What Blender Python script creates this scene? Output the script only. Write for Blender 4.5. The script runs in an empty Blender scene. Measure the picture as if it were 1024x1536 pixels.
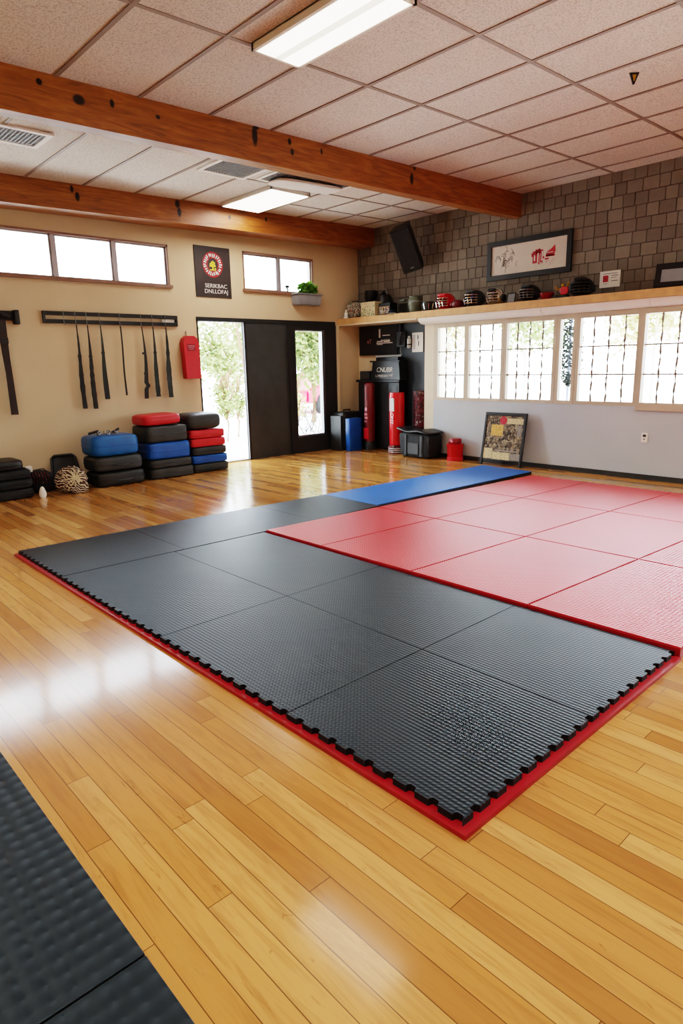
import bpy, bmesh, math, random
from mathutils import Vector, Matrix, Euler
R = random.Random(7)
PI = math.pi
SC = bpy.context.scene
COL = SC.collection

# ------------------------------------------------------------------ colours and materials
def lin(h):
    h = h.lstrip('#')
    out = []
    for i in (0, 2, 4):
        c = int(h[i:i+2], 16) / 255
        out.append(c / 12.92 if c <= .04045 else ((c + .055) / 1.055) ** 2.4)
    return (*out, 1)

class NT:
    """small helper round a material's node tree"""
    def __init__(s, name):
        s.m = bpy.data.materials.new(name); s.m.use_nodes = True
        s.t = s.m.node_tree; s.t.nodes.clear()
        s.out = s.n('ShaderNodeOutputMaterial')
    def n(s, kind, **kw):
        x = s.t.nodes.new(kind)
        for k, v in kw.items(): setattr(x, k, v)
        return x
    def link(s, a, b): s.t.links.new(a, b)
    def put(s, sock, v):
        if hasattr(v, 'is_output') or isinstance(v, bpy.types.NodeSocket): s.link(v, sock)
        else: sock.default_value = v
    def math(s, op, a, b=0.0, c=None):
        x = s.n('ShaderNodeMath', operation=op); s.put(x.inputs[0], a); s.put(x.inputs[1], b)
        if c is not None: s.put(x.inputs[2], c)
        return x.outputs[0]
    def mix(s, f, a, b, blend='MIX'):
        x = s.n('ShaderNodeMix', data_type='RGBA', blend_type=blend)
        s.put(x.inputs[0], f); s.put(x.inputs[6], a); s.put(x.inputs[7], b)
        return x.outputs[2]
    def noise(s, vec, scale, detail=3, rough=.5, dist=0):
        x = s.n('ShaderNodeTexNoise'); s.put(x.inputs['Vector'], vec)
        x.inputs['Scale'].default_value = scale; x.inputs['Detail'].default_value = detail
        x.inputs['Roughness'].default_value = rough; x.inputs['Distortion'].default_value = dist
        return x.outputs['Fac']
    def ramp(s, f, stops, interp='LINEAR'):
        x = s.n('ShaderNodeValToRGB'); s.put(x.inputs[0], f); cr = x.color_ramp; cr.interpolation = interp
        while len(cr.elements) < len(stops): cr.elements.new(.5)
        for e, (p, c) in zip(cr.elements, stops): e.position = p; e.color = c
        return x.outputs[0]
    def obj(s): return s.n('ShaderNodeTexCoord').outputs['Object']
    def gen(s): return s.n('ShaderNodeNewGeometry').outputs['Position']
    def xyz(s, v):
        x = s.n('ShaderNodeSeparateXYZ'); s.link(v, x.inputs[0]); return x.outputs
    def vec(s, x, y, z):
        c = s.n('ShaderNodeCombineXYZ')
        for i, v in enumerate((x, y, z)): s.put(c.inputs[i], v)
        return c.outputs[0]
    def bump(s, h, strength=.3, dist=.01):
        b = s.n('ShaderNodeBump'); s.put(b.inputs['Height'], h)
        b.inputs['Strength'].default_value = strength; b.inputs['Distance'].default_value = dist
        return b.outputs[0]
    def bsdf(s, col, rough=.6, normal=None, metal=0, spec=.5, **kw):
        b = s.n('ShaderNodeBsdfPrincipled')
        s.put(b.inputs['Base Color'], col); s.put(b.inputs['Roughness'], rough)
        b.inputs['Metallic'].default_value = metal; b.inputs['Specular IOR Level'].default_value = spec
        if normal is not None: s.link(normal, b.inputs['Normal'])
        for k, v in kw.items(): s.put(b.inputs[k.replace('_', ' ')], v)
        s.link(b.outputs[0], s.out.inputs[0])
        return b

def P(name, h, rough=.6, var=.12, scale=6, bump=0, bscale=60, metal=0, spec=.5, bdist=.004, **kw):
    """plain coloured surface with a soft mottling and a fine relief"""
    t = NT(name); c = lin(h) if isinstance(h, str) else h
    lo = tuple(v * (1 - var) for v in c[:3]) + (1,); hi = tuple(min(1, v * (1 + var)) for v in c[:3]) + (1,)
    o = t.obj(); f = t.noise(o, scale, 4, .6)
    nrm = t.bump(t.noise(o, bscale, 3, .6), bump, bdist) if bump else None
    t.bsdf(t.ramp(f, [(.3, lo), (.7, hi)]), rough, nrm, metal, spec, **kw)
    return t.m

def speckle(name, cols, scale=30, rough=.6, bump=.2):
    t = NT(name); o = t.obj()
    f = t.noise(o, scale, 2, .6, .6)
    st = [(.34 + .32 * i / max(1, len(cols) - 1), lin(c)) for i, c in enumerate(cols)]
    t.bsdf(t.ramp(f, st, 'CONSTANT'), rough, t.bump(f, bump, .01))
    return t.m

M = {}
M['black'] = P('black paint', '#17181a', .45)
M['blackmat'] = P('black vinyl', '#1d1f21', .42, .2, 9, .25, 130)
M['blackcloth'] = P('black cloth', '#1b1c1e', .75, .3, 10, .5, 220)
M['charcoal'] = P('charcoal vinyl', '#303334', .5, .18, 7, .25, 120)
M['greyblack'] = P('worn grey vinyl', '#3a3b39', .55, .2, 7, .25, 120)
M['bluevinyl'] = P('blue vinyl', '#0e5c9e', .4, .15, 7, .2, 90)
M['blueviolet'] = P('deep blue vinyl', '#0f55a8', .4, .12, 7, .2, 90)
M['redvinyl'] = P('red vinyl', '#c4202c', .4, .1, 7, .2, 90)
M['redgloss'] = P('red gloss', '#c8141f', .25, .1)
M['maroon'] = P('maroon vinyl', '#6a1a22', .35, .25, 12, .15, 60)
M['darkred'] = P('dark red plastic', '#8a1420', .35, .12)
M['white'] = P('white paint', '#e9e6de', .5, .04)
M['whitecard'] = P('white card', '#e4e0d8', .7, .04)
M['cream'] = P('cream box', '#cfc09c', .6, .15, 14)
M['grey'] = P('grey plastic', '#8d8f93', .5, .1)
M['lightgrey'] = P('light grey plastic', '#b9bab8', .5, .08)
M['steel'] = P('brushed steel', '#8f9194', .32, .1, metal=.9)
M['silver'] = P('silver', '#d8d8d6', .16, .1, metal=1)
M['alu'] = P('anodised aluminium', '#b3aeb4', .4, .06, metal=.35)
M['bronze'] = P('brown window trim', '#8a6a5a', .55, .1)
M['gold'] = P('gilt', '#c79a3a', .3, .15, metal=.8)
M['olive'] = P('olive shell', '#5f6656', .3, .2, 12)
M['tan'] = P('tan', '#b08a5c', .6, .15, 12)
M['brownstrap'] = P('dark brown strap', '#2a1c1a', .55, .25, 20, .3, 120)
M['strap'] = P('black strap', '#161819', .6, .3, 20, .3, 150)
M['greenstrap'] = P('black green strap', '#1c2421', .55, .3, 20, .3, 150)
M['letter'] = P('white lettering', '#dcdad6', .6, .05)
M['pink'] = P('pink lettering', '#d68a9a', .6, .05)
M['redink'] = P('red ink', '#b3202f', .6, .2, 40)
M['blackink'] = P('black ink', '#2a2626', .7, .1)
M['yellowink'] = P('yellow ink', '#d8c93a', .6, .15, 40)
M['greenink'] = P('green ink', '#3f6a3a', .6, .1)
M['poster'] = P('dark poster paper', '#332a29', .6, .15, 4)
M['board'] = P('blue black panel', '#2b3136', .5, .12, 4)
M['doordark'] = P('dark door paint', '#383b3c', .5, .2, 3, .1, 20)
M['doorframe'] = P('black door frame', '#262728', .8, .1)
M['sill'] = P('oak shelf edge', '#c79a66', .5, .15, 9)
M['trimcream'] = P('cream trim', '#d6c5a8', .5, .04, 5)
M['winframe'] = P('tan window frame', '#c3b39c', .5, .05, 5)
M['bar'] = P('iron grille', '#857b72', .55, .15, 20)
M['soil'] = P('potting soil', '#2a1f16', .9, .3, 60)
M['concrete'] = P('pale concrete', '#e8e4dc', .8, .04, 3)
M['bark'] = P('bark', '#6a5038', .85, .3, 12, .5, 30)
M['barkwhite'] = P('glare paled bark', '#cfc8b8', .85, .1)  # washed-out outdoor brightness put into the bark colour
M['barkpale'] = P('pale bark', '#8a7a60', .85, .3, 12, .5, 30)
M['carred'] = P('red car paint', '#c8203a', .25, .05)
M['rubber'] = P('tyre rubber', '#141414', .8)
M['darkglass'] = P('dark glass', '#1a1e22', .1)
M['speck'] = speckle('black red speckle', ['#17090c', '#3a0f16', '#7a1c28', '#15100f', '#b9a9a6'], 26)
M['floral'] = speckle('floral cloth', ['#2a2e26', '#6d735c', '#cfcbb9', '#3a3430', '#93303a', '#d8d4c8'], 24)
M['striped'] = None
def leafm(name, a, b):
    t = NT(name); rn = t.n('ShaderNodeNewGeometry').outputs['Random Per Island']
    bs = t.bsdf(t.ramp(rn, [(0, lin(a)), (1, lin(b))]), .6)
    tr = t.n('ShaderNodeBsdfTranslucent'); t.link(t.ramp(rn, [(0, lin(a)), (1, lin(b))]), tr.inputs[0])
    mx = t.n('ShaderNodeMixShader'); mx.inputs[0].default_value = .35
    t.link(bs.outputs[0], mx.inputs[1]); t.link(tr.outputs[0], mx.inputs[2]); t.link(mx.outputs[0], t.out.inputs[0])
    return t.m
M['leaf'] = leafm('leaves green', '#4f6030', '#8f9658')
M['leafdry'] = leafm('leaves dry olive', '#857c48', '#c0b27c')
M['leafdark'] = leafm('leaves dark', '#1e2a20', '#46554a')
M['leafpale'] = leafm('leaves pale', '#b9bb98', '#e2e0c6')
M['leafpot'] = leafm('leaves pot plant', '#2f6a1c', '#86b53a')

def glass_mat():
    t = NT('clear glass')
    tr = t.n('ShaderNodeBsdfTransparent'); tr.inputs[0].default_value = (.97, .985, .98, 1)
    gl = t.n('ShaderNodeBsdfGlossy'); gl.inputs['Roughness'].default_value = .02
    fr = t.n('ShaderNodeFresnel'); fr.inputs[0].default_value = 1.45
    mx = t.n('ShaderNodeMixShader'); t.link(fr.outputs[0], mx.inputs[0])
    t.link(tr.outputs[0], mx.inputs[1]); t.link(gl.outputs[0], mx.inputs[2]); t.link(mx.outputs[0], t.out.inputs[0])
    return t.m
M['glass'] = glass_mat()

def emit(name, h, s):
    t = NT(name); e = t.n('ShaderNodeEmission'); e.inputs[0].default_value = lin(h); e.inputs[1].default_value = s
    t.link(e.outputs[0], t.out.inputs[0]); return t.m
M['tube'] = emit('fluorescent tube', '#fff4e0', 4.5)
M['diffuser'] = emit('lit diffuser', '#fff0d8', 2)
M['diffdim'] = emit('lit diffuser far', '#fff3e0', 5)

def plank_mat():
    t = NT('maple strip floor'); x, y, z = t.xyz(t.gen())
    w, L = .082, 1.35
    xs = t.math('DIVIDE', x, w); row = t.math('FLOOR', xs); fx = t.math('FRACT', xs)
    wn = t.n('ShaderNodeTexWhiteNoise', noise_dimensions='1D'); t.link(row, wn.inputs['W'])
    yo = t.math('ADD', t.math('DIVIDE', y, L), t.math('MULTIPLY', wn.outputs['Value'], 9.7))
    colm = t.math('FLOOR', yo); fy = t.math('FRACT', yo)
    w2 = t.n('ShaderNodeTexWhiteNoise', noise_dimensions='2D'); t.link(t.vec(row, colm, 0), w2.inputs['Vector'])
    rnd = w2.outputs['Value']
    dx = t.math('MULTIPLY', t.math('MINIMUM', fx, t.math('SUBTRACT', 1, fx)), w)
    dy = t.math('MULTIPLY', t.math('MINIMUM', fy, t.math('SUBTRACT', 1, fy)), L)
    d = t.math('MINIMUM', dx, dy)
    seam = t.math('LESS_THAN', d, .0015)
    gv = t.vec(t.math('ADD', t.math('MULTIPLY', x, 26), t.math('MULTIPLY', rnd, 60)), t.math('MULTIPLY', y, 2.2), t.math('MULTIPLY', rnd, 30))
    g = t.noise(gv, 1.0, 5, .62, 1.2)
    base = t.ramp(rnd, [(0, lin('#a8713a')), (.35, lin('#bd8446')), (.7, lin('#c99254')), (1, lin('#d4a062'))])
    c = t.mix(t.ramp(g, [(.45, (0, 0, 0, 1)), (.85, (.8, .8, .8, 1))]), base, lin('#925f30'))
    fl = t.noise(t.vec(t.math('MULTIPLY', x, 30), t.math('MULTIPLY', y, 9), 0), 1.0, 3, .6, 1)
    mask = t.math('MULTIPLY', t.ramp(fl, [(.64, (0, 0, 0, 1)), (.76, (1, 1, 1, 1))]), t.math('GREATER_THAN', rnd, .45))
    c = t.mix(t.math('MULTIPLY', mask, .5), c, lin('#6e3e18'))
    c = t.mix(t.math('MULTIPLY', seam, .75), c, lin('#3a2412'))
    rg = t.math('ADD', .10, t.math('MULTIPLY', t.noise(t.gen(), 3, 3), .12))
    hgt = t.math('ADD', t.math('MULTIPLY', seam, -.4), t.math('MULTIPLY', t.noise(t.gen(), 9, 2), .25))
    t.bsdf(c, rg, t.bump(hgt, .07, .004), spec=.36, Coat_Weight=.3, Coat_Roughness=.09)
    return t.m
M['floor'] = plank_mat()

def mat_surface(name, h, pitch, strength, rough, hi=None, weave=True, spec=.5, dist=.004, tint=(1, 1, 1, 1)):
    t = NT(name); x, y, z = t.xyz(t.gen()); k = 2 * PI / pitch
    if weave:
        a = t.math('SINE', t.math('MULTIPLY', x, k)); b = t.math('SINE', t.math('MULTIPLY', y, k))
        hgt = t.math('MULTIPLY', t.math('ADD', a, .35), t.math('ADD', b, 1.2))
    else:   # rows of domes, every other row shifted
        a = t.math('SINE', t.math('MULTIPLY', t.math('ADD', x, y), k * .8)); b = t.math('SINE', t.math('MULTIPLY', t.math('SUBTRACT', x, y), k * .8))
        hgt = t.math('SQRT', t.math('MAXIMUM', t.math('ADD', .5, t.math('MULTIPLY', t.math('MULTIPLY', a, b), .5)), .02))
    f = t.noise(t.gen(), 1.6, 3)
    c = lin(h); c2 = lin(hi) if hi else tuple(v * 1.2 for v in c[:3]) + (1,)
    n2 = t.math('ADD', hgt, t.math('MULTIPLY', t.noise(t.gen(), 260, 2), .5 if weave else .06))
    t.bsdf(t.ramp(f, [(.3, c), (.7, c2)]), t.math('ADD', rough, t.math('MULTIPLY', f, .08)), t.bump(n2, strength, dist), spec=spec, Specular_Tint=tint)
    return t.m
M['matblack'] = mat_surface('black puzzle mat foam', '#0f161c', .021, .2, .36, '#141c23', spec=.42, tint=(.72, .88, 1, 1))
M['matblue'] = mat_surface('blue mat foam', '#0a5aae', .021, .25, .36, '#0d66c0')
M['matred'] = mat_surface('red mat foam', '#c92f36', .024, .3, .27, '#d63d42')
M['matreddark'] = P('red mat edge', '#a31322', .4, .12, 5)
M['matside'] = P('black foam side', '#0f1011', .7, .2, 20)
M['matbubble'] = mat_surface('dark bubble mat', '#141b20', .085, .5, .45, '#182025', weave=False, dist=.010, tint=(.75, .9, 1, 1), spec=.4)

def beam_mat(name, knots, yaxis=False):
    t = NT(name); o = t.obj(); x, y, z = t.xyz(o)
    g = t.noise(t.vec(t.math('MULTIPLY', x, 1.1), t.math('MULTIPLY', y, 9), t.math('MULTIPLY', z, 13)), 1.6, 5, .6, 1.6)
    c = t.ramp(g, [(.3, lin('#74431a')), (.5, lin('#925620')), (.7, lin('#aa6c2e'))])
    k = None
    for kx, kz, rx, rz in knots:
        a = t.math('DIVIDE', t.math('SUBTRACT', x, kx), rx); b = t.math('DIVIDE', t.math('SUBTRACT', z, kz), rz)
        d = t.math('SQRT', t.math('ADD', t.math('MULTIPLY', a, a), t.math('MULTIPLY', b, b)))
        m = t.math('SUBTRACT', 1.25, d); mm = t.n('ShaderNodeClamp'); t.link(t.math('MULTIPLY', m, 2.2), mm.inputs[0])
        k = mm.outputs[0] if k is None else t.math('MAXIMUM', k, mm.outputs[0])
    c = t.mix(k, c, lin('#170a05'))
    t.bsdf(c, .42, t.bump(g, .15, .01)); return t.m

def tile_mat():
    t = NT('acoustic ceiling tile'); o = t.gen()
    f = t.noise(o, 75, 3, .7); pit = t.ramp(f, [(.42, (0, 0, 0, 1)), (.5, (1, 1, 1, 1))])
    big = t.noise(o, .8, 3)
    base = t.ramp(big, [(.3, lin('#d6cdc2')), (.7, lin('#e0d8ce'))])
    c = t.mix(t.math('MULTIPLY', t.math('SUBTRACT', 1, pit), .42), base, lin('#6f6258'))
    t.bsdf(c, .75, t.bump(f, .5, .006), spec=.3); return t.m
M['tile'] = tile_mat()
M['grid'] = P('painted ceiling bar', '#8b7a6c', .6, .1)
def wall_mat(name, h, h2):
    t = NT(name); f = t.noise(t.gen(), .9, 4, .6)
    t.bsdf(t.ramp(f, [(.3, lin(h)), (.7, lin(h2))]), .8, t.bump(t.noise(t.gen(), 90, 3), .12, .003), spec=.25); return t.m
M['plaster'] = wall_mat('cream plaster', '#cdb898', '#d6c2a3')
M['plasterlow'] = wall_mat('pale grey plaster', '#b9bfc4', '#c4c9cd')
def brick_mat():
    t = NT('grey wall blocks'); rn = t.n('ShaderNodeNewGeometry').outputs['Random Per Island']
    c = t.ramp(rn, [(0, lin('#756d63')), (.4, lin('#7f766b')), (.8, lin('#8a8175')), (1, lin('#948a7d'))])
    f = t.noise(t.gen(), 22, 4, .65)
    c = t.mix(t.math('MULTIPLY', f, .45), c, lin('#574f47'))
    t.bsdf(c, .85, t.bump(f, .4, .01), spec=.2); return t.m
M['brick'] = brick_mat()
M['mortar'] = P('dark mortar', '#453c34', .9, .15, 20)

def stripe_mat():
    t = NT('striped cloth'); o = t.obj(); x, y, z = t.xyz(o)
    n = t.noise(o, 9, 2)
    w = t.math('SINE', t.math('ADD', t.math('MULTIPLY', t.math('ADD', z, t.math('MULTIPLY', x, .5)), 190), t.math('MULTIPLY', n, 30)))
    t.bsdf(t.ramp(w, [(.35, lin('#4a2f22')), (.6, lin('#d9cbb6'))]), .8, t.bump(w, .5, .01)); return t.m
M['striped'] = stripe_mat()

def scribble_mat(name, bg, cols, sc=(22, 22), thr=.5, region=None):
    """a print: patches of ink on a sheet, laid out by noise in the sheet's own plane"""
    t = NT(name); o = t.obj(); x, y, z = t.xyz(o)
    v = t.vec(t.math('MULTIPLY', x, sc[0]), 0, t.math('MULTIPLY', z, sc[1]))
    vo = t.n('ShaderNodeTexVoronoi', distance='MANHATTAN'); t.link(v, vo.inputs['Vector']); vo.inputs['Scale'].default_value = 1
    st = [(i / len(cols), lin(c)) for i, c in enumerate(cols)]
    rr = t.xyz(vo.outputs['Color'])[0]
    c = t.ramp(rr, st, 'CONSTANT')
    n = t.noise(v, 2.4, 3, .6, 1.0)
    c = t.mix(t.ramp(n, [(thr - .03, (0, 0, 0, 1)), (thr + .03, (1, 1, 1, 1))]), c, lin(bg))
    t.bsdf(c, .3); return t.m

# ------------------------------------------------------------------ mesh builder
class MB:
    def __init__(s): s.bm = bmesh.new()
    def _x(s, vs, m):
        if m is not None: bmesh.ops.transform(s.bm, matrix=m, verts=vs)
        return s
    def box(s, x0, x1, y0, y1, z0, z1, m=None, bev=0, seg=2):
        g = bmesh.ops.create_cube(s.bm, size=1)['verts']
        bmesh.ops.scale(s.bm, vec=(x1 - x0, y1 - y0, z1 - z0), verts=g)
        bmesh.ops.translate(s.bm, vec=((x0 + x1) / 2, (y0 + y1) / 2, (z0 + z1) / 2), verts=g)
        if bev:
            es = list({e for v in g for e in v.link_edges})
            r = bmesh.ops.bevel(s.bm, geom=es, offset=bev, segments=seg, profile=.5, affect='EDGES', clamp_overlap=True)
            g = list({v for f in s._island(r['verts'][0]) for v in f.verts})
        return s._x(g, m)
    def pad(s, w, d, h, n=4.0, z0=0, cx=0, cy=0, bulge=.0, m=None, sag=0):
        """a plump cushion: superellipsoid-like rounded block"""
        old = set(s.bm.verts)
        g = bmesh.ops.create_cube(s.bm, size=2)['verts']
        es = list({e for v in g for e in v.link_edges})
        r = bmesh.ops.subdivide_edges(s.bm, edges=es, cuts=11, use_grid_fill=True)
        g = [v for v in s.bm.verts if v not in old]
        for v in g:
            x, y, z = v.co
            q = (abs(x) ** n + abs(y) ** n + abs(z) ** n) ** (1 / n)
            q2 = max(abs(x), abs(y), abs(z)); k = q2 / q
            x, y, z = x * k, y * k, z * k
            b = 1 + bulge * (1 - z * z)
            v.co = (x * w / 2 * b + cx, y * d / 2 * b + cy, (z + 1) * h / 2 + z0 + sag * h * (x * x) * (1 if z > 0 else .3))
        return s._x(g, m)
    def _island(s, v0):
        seen = {v0}; st = [v0]; fs = set()
        while st:
            v = st.pop()
            for f in v.link_faces: fs.add(f)
            for e in v.link_edges:
                o = e.other_vert(v)
                if o not in seen: seen.add(o); st.append(o)
        return fs
    def tube(s, pts, r, seg=8, cap=True, m=None, flat=1.0):
        pts = [Vector(p) for p in pts]; rs = r if isinstance(r, (list, tuple)) else [r] * len(pts)
        rings = []; vs = []
        up = Vector((0, 0, 1))
        for i, p in enumerate(pts):
            d = (pts[min(i + 1, len(pts) - 1)] - pts[max(i - 1, 0)]).normalized()
            a = d.cross(up)
            if a.length < 1e-3: a = d.cross(Vector((0, 1, 0)))
            a.normalize(); b = d.cross(a)
            ring = [s.bm.verts.new(p + (a * math.cos(2 * PI * k / seg) + b * math.sin(2 * PI * k / seg) * flat) * rs[i]) for k in range(seg)]
            rings.append(ring); vs += ring
        for i in range(len(rings) - 1):
            for k in range(seg):
                s.bm.faces.new((rings[i][k], rings[i][(k + 1) % seg], rings[i + 1][(k + 1) % seg], rings[i + 1][k]))
        if cap: s.bm.faces.new(rings[0]); s.bm.faces.new(list(reversed(rings[-1])))
        return s._x(vs, m)
    def lathe(s, prof, seg=24, c=(0, 0, 0), m=None):
        rings = []; vs = []
        for r, z in prof:
            ring = [s.bm.verts.new((c[0] + max(r, 1e-4) * math.cos(2 * PI * k / seg), c[1] + max(r, 1e-4) * math.sin(2 * PI * k / seg), c[2] + z)) for k in range(seg)]
            rings.append(ring); vs += ring
        for i in range(len(rings) - 1):
            for k in range(seg):
                s.bm.faces.new((rings[i][k], rings[i][(k + 1) % seg], rings[i + 1][(k + 1) % seg], rings[i + 1][k]))
        s.bm.faces.new(list(reversed(rings[0]))); s.bm.faces.new(rings[-1])
        return s._x(vs, m)
    def prism(s, poly, z0, z1, m=None, zt=None):
        b = [s.bm.verts.new((p[0], p[1], z0)) for p in poly]; t = [s.bm.verts.new((p[0], p[1], z1)) for p in poly]
        n = len(poly)
        for i in range(n): s.bm.faces.new((b[i], b[(i + 1) % n], t[(i + 1) % n], t[i]))
        s.bm.faces.new(t); s.bm.faces.new(list(reversed(b)))
        return s._x(b + t, m)
    def face(s, pts, m=None):
        v = [s.bm.verts.new(p) for p in pts]; s.bm.faces.new(v); return s._x(v, m)
    def torus(s, R_, r, c=(0, 0, 0), seg=24, rs=8, m=None, arc=2 * PI):
        n = seg; pts = [(c[0] + R_ * math.cos(arc * k / n), c[1] + R_ * math.sin(arc * k / n), c[2]) for k in range(n + 1)]
        return s.tube(pts, r, rs, True, m)
    def sphere(s, r, c=(0, 0, 0), sc=(1, 1, 1), u=20, v=12, m=None):
        g = bmesh.ops.create_uvsphere(s.bm, u_segments=u, v_segments=v, radius=r)['verts']
        for w in g: w.co = (w.co.x * sc[0] + c[0], w.co.y * sc[1] + c[1], w.co.z * sc[2] + c[2])
        return s._x(g, m)
    def build(s, name, mat, parent=None, smooth=False, sharp=35):
        bmesh.ops.recalc_face_normals(s.bm, faces=s.bm.faces)
        me = bpy.data.meshes.new(name); s.bm.to_mesh(me); s.bm.free()
        me.materials.append(M[mat] if isinstance(mat, str) else mat)
        if smooth:
            for p in me.polygons: p.use_smooth = True
            try: me.set_sharp_from_angle(angle=math.radians(sharp))
            except Exception: pass
        o = bpy.data.objects.new(name, me); COL.objects.link(o)
        if parent: o.parent = parent
        return o

def thing(name, label, cat, loc=(0, 0, 0), rz=0, group=None, rot=None):
    o = bpy.data.objects.new(name, None); COL.objects.link(o); o.empty_display_size = .1
    o.location = loc; o.rotation_euler = rot if rot else (0, 0, rz)
    o['label'] = label; o['category'] = cat
    if group: o['group'] = group
    return o
def tag(o, label, cat, group=None, kind=None):
    o['label'] = label; o['category'] = cat
    if group: o['group'] = group
    if kind: o['kind'] = kind
    return o
def struct(o, label=None):
    o['kind'] = 'structure'
    if label: o['label'] = label
    return o
def text(name, body, size, mat, parent, loc, rot=(PI / 2, 0, 0), align='CENTER', ext=.0012, sx=1, shear=0):
    cu = bpy.data.curves.new(name, 'FONT'); cu.body = body; cu.size = size; cu.extrude = ext; cu.align_x = align; cu.align_y = 'CENTER'; cu.shear = shear
    t = bpy.data.objects.new(name, cu); COL.objects.link(t)
    dg = bpy.context.evaluated_depsgraph_get(); dg.update()
    me = bpy.data.meshes.new_from_object(t.evaluated_get(dg)); bpy.data.objects.remove(t)
    me.materials.clear(); me.materials.append(M[mat])
    o = bpy.data.objects.new(name, me); COL.objects.link(o); o.parent = parent; o.location = loc; o.rotation_euler = rot; o.scale = (sx, 1, 1)
    return o
FR = -PI / 2          # facing -X, for things on the right wall

# ------------------------------------------------------------------ camera
cam = bpy.data.cameras.new('camera'); co = bpy.data.objects.new('camera', cam); COL.objects.link(co); SC.camera = co
f = 961.859; c0 = Vector((512, 768))
def ray(px, py): return Vector((px - c0.x, -(py - c0.y), -f)).normalized()
ax = ray(1580, 525); ay = ray(-400, 567); ay = (ay - ax * ay.dot(ax)).normalized(); az = ax.cross(ay)
mw = Matrix((ax, ay, az)).to_4x4(); mw.translation = (0, 0, 1.5); co.matrix_world = mw
cam.sensor_fit = 'VERTICAL'; cam.sensor_height = 36; cam.lens = f / 1536 * 36; cam.clip_start = .05; cam.clip_end = 300

# ------------------------------------------------------------------ room
YB, XW, XB = 8.80, 8.28, 8.62        # back wall, window wall, block wall
XL, YF = -2.4, -2.6
ZS0, ZS1 = 2.20, 2.30                # display shelf
def cz(x): return 3.81 - .02 * (XB - x)

struct(MB().box(XL - .2, XB + .1, YF - .2, YB + .16, -.12, 0).build('floor', 'floor'))

def wall_holes(u0, u1, z0, z1, holes):
    us = sorted({u0, u1, *[h[0] for h in holes], *[h[1] for h in holes]}); zs = sorted({z0, z1, *[h[2] for h in holes], *[h[3] for h in holes]})
    for i in range(len(us) - 1):
        for j in range(len(zs) - 1):
            cu, cv = (us[i] + us[i + 1]) / 2, (zs[j] + zs[j + 1]) / 2
            if not any(h[0] < cu < h[1] and h[2] < cv < h[3] for h in holes): yield us[i], us[i + 1], zs[j], zs[j + 1]
DOOR = (5.22, 8.02, 0, 2.25); W1 = (1.62, 4.83, 2.65, 3.22); W2 = (6.11, 7.54, 2.68, 3.26)
b = MB()
for u0, u1, z0, z1 in wall_holes(XL, XB + .12, 0, 3.85, [DOOR, W1, W2]): b.box(u0, u1, YB, YB + .15, z0, z1)
bmesh.ops.remove_doubles(b.bm, verts=b.bm.verts, dist=1e-4)
struct(b.build('wall_back', 'plaster'))
struct(MB().box(XL - .15, XL, YF, YB + .15, 0, 3.85).build('wall_left', 'plaster'))
struct(MB().box(XL - .15, XB + .1, YF - .15, YF, 0, 3.9).build('wall_front', 'plaster'))

# block wall above the shelf: every block stands a little proud of the mortar bed
b = MB(); row = 0; z = ZS1 + .004; rh = .152
while z < 3.80:
    y = YF - R.random() * .2; z1 = min(z + rh, 3.84)
    while y < YB - .004:
        w = R.choice((.13, .15, .165, .18, .2)); y1 = min(y + w, YB - .004)
        if y1 - y > .03: b.box(XB - .002 - R.random() * .009, XB + .02, max(y, YF) + .004, y1 - .004, z + .004, z1 - .004)
        y += w
    z += rh
wr = struct(b.build('wall_right', 'brick'))
struct(MB().box(XB + .006, XB + .12, YF, YB, 2.25, 3.86).build('mortar', 'mortar', wr))
struct(MB().box(XB, XB + .12, 6.93, YB, 0, 2.25).build('wall_nook', 'plaster'))
# window wall below / above the strip of windows, and the pier beside the nook
ZW0, ZW1 = .92, 2.10
b = MB(); b.box(XW, XW + .12, YF, 6.74, 0, ZW0)
struct(b.build('wall_window', 'plasterlow'))
struct(MB().box(XW, XB, 6.74, 6.93, 0, ZS0).build('trim_1', 'trimcream'))
struct(MB().box(XW, XW + .12, YF, 6.74, ZW1, ZS0).build('trim_2', 'winframe'))
struct(MB().box(XW - .012, XW, YF, 6.74, 0, .065).build('baseboard_right', 'charcoal'))
struct(MB().box(8.035, 8.10, YB - .03, YB, 0, ZS0).build('trim_3', 'trimcream'))
struct(MB().box(XL, 5.2, YB - .012, YB, 0, .05).build('baseboard_back', 'trimcream'))

# ceiling with its bars
sl = Matrix(((1, 0, 0, 0), (0, 1, 0, 0), (.02, 0, 1, 3.81 - .02 * XB), (0, 0, 0, 1)))   # the ceiling falls slightly to the left
b = MB(); b.box(XL - .1, XB + .1, YF - .1, YB + .15, 0, .08, sl)
ce = struct(b.build('ceiling', 'tile'))
b = MB(); x = 2.17 - .675 * 7
while x < XB:
    b.box(x - .017, x + .017, YF, YB, -.007, 0, sl); x += .675
for y in (-2.4, -1.3, -.2, .89, 1.97, 3.05, 4.14): b.box(XL, XB, y - .017, y + .017, -.006, 0, sl)
for x0, y in ((4.9, 7.0), (6.05, 7.75)): b.box(x0, XB, y - .014, y + .014, -.006, 0, sl)
struct(b.build('ceiling_grid', 'grid', ce))

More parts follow.
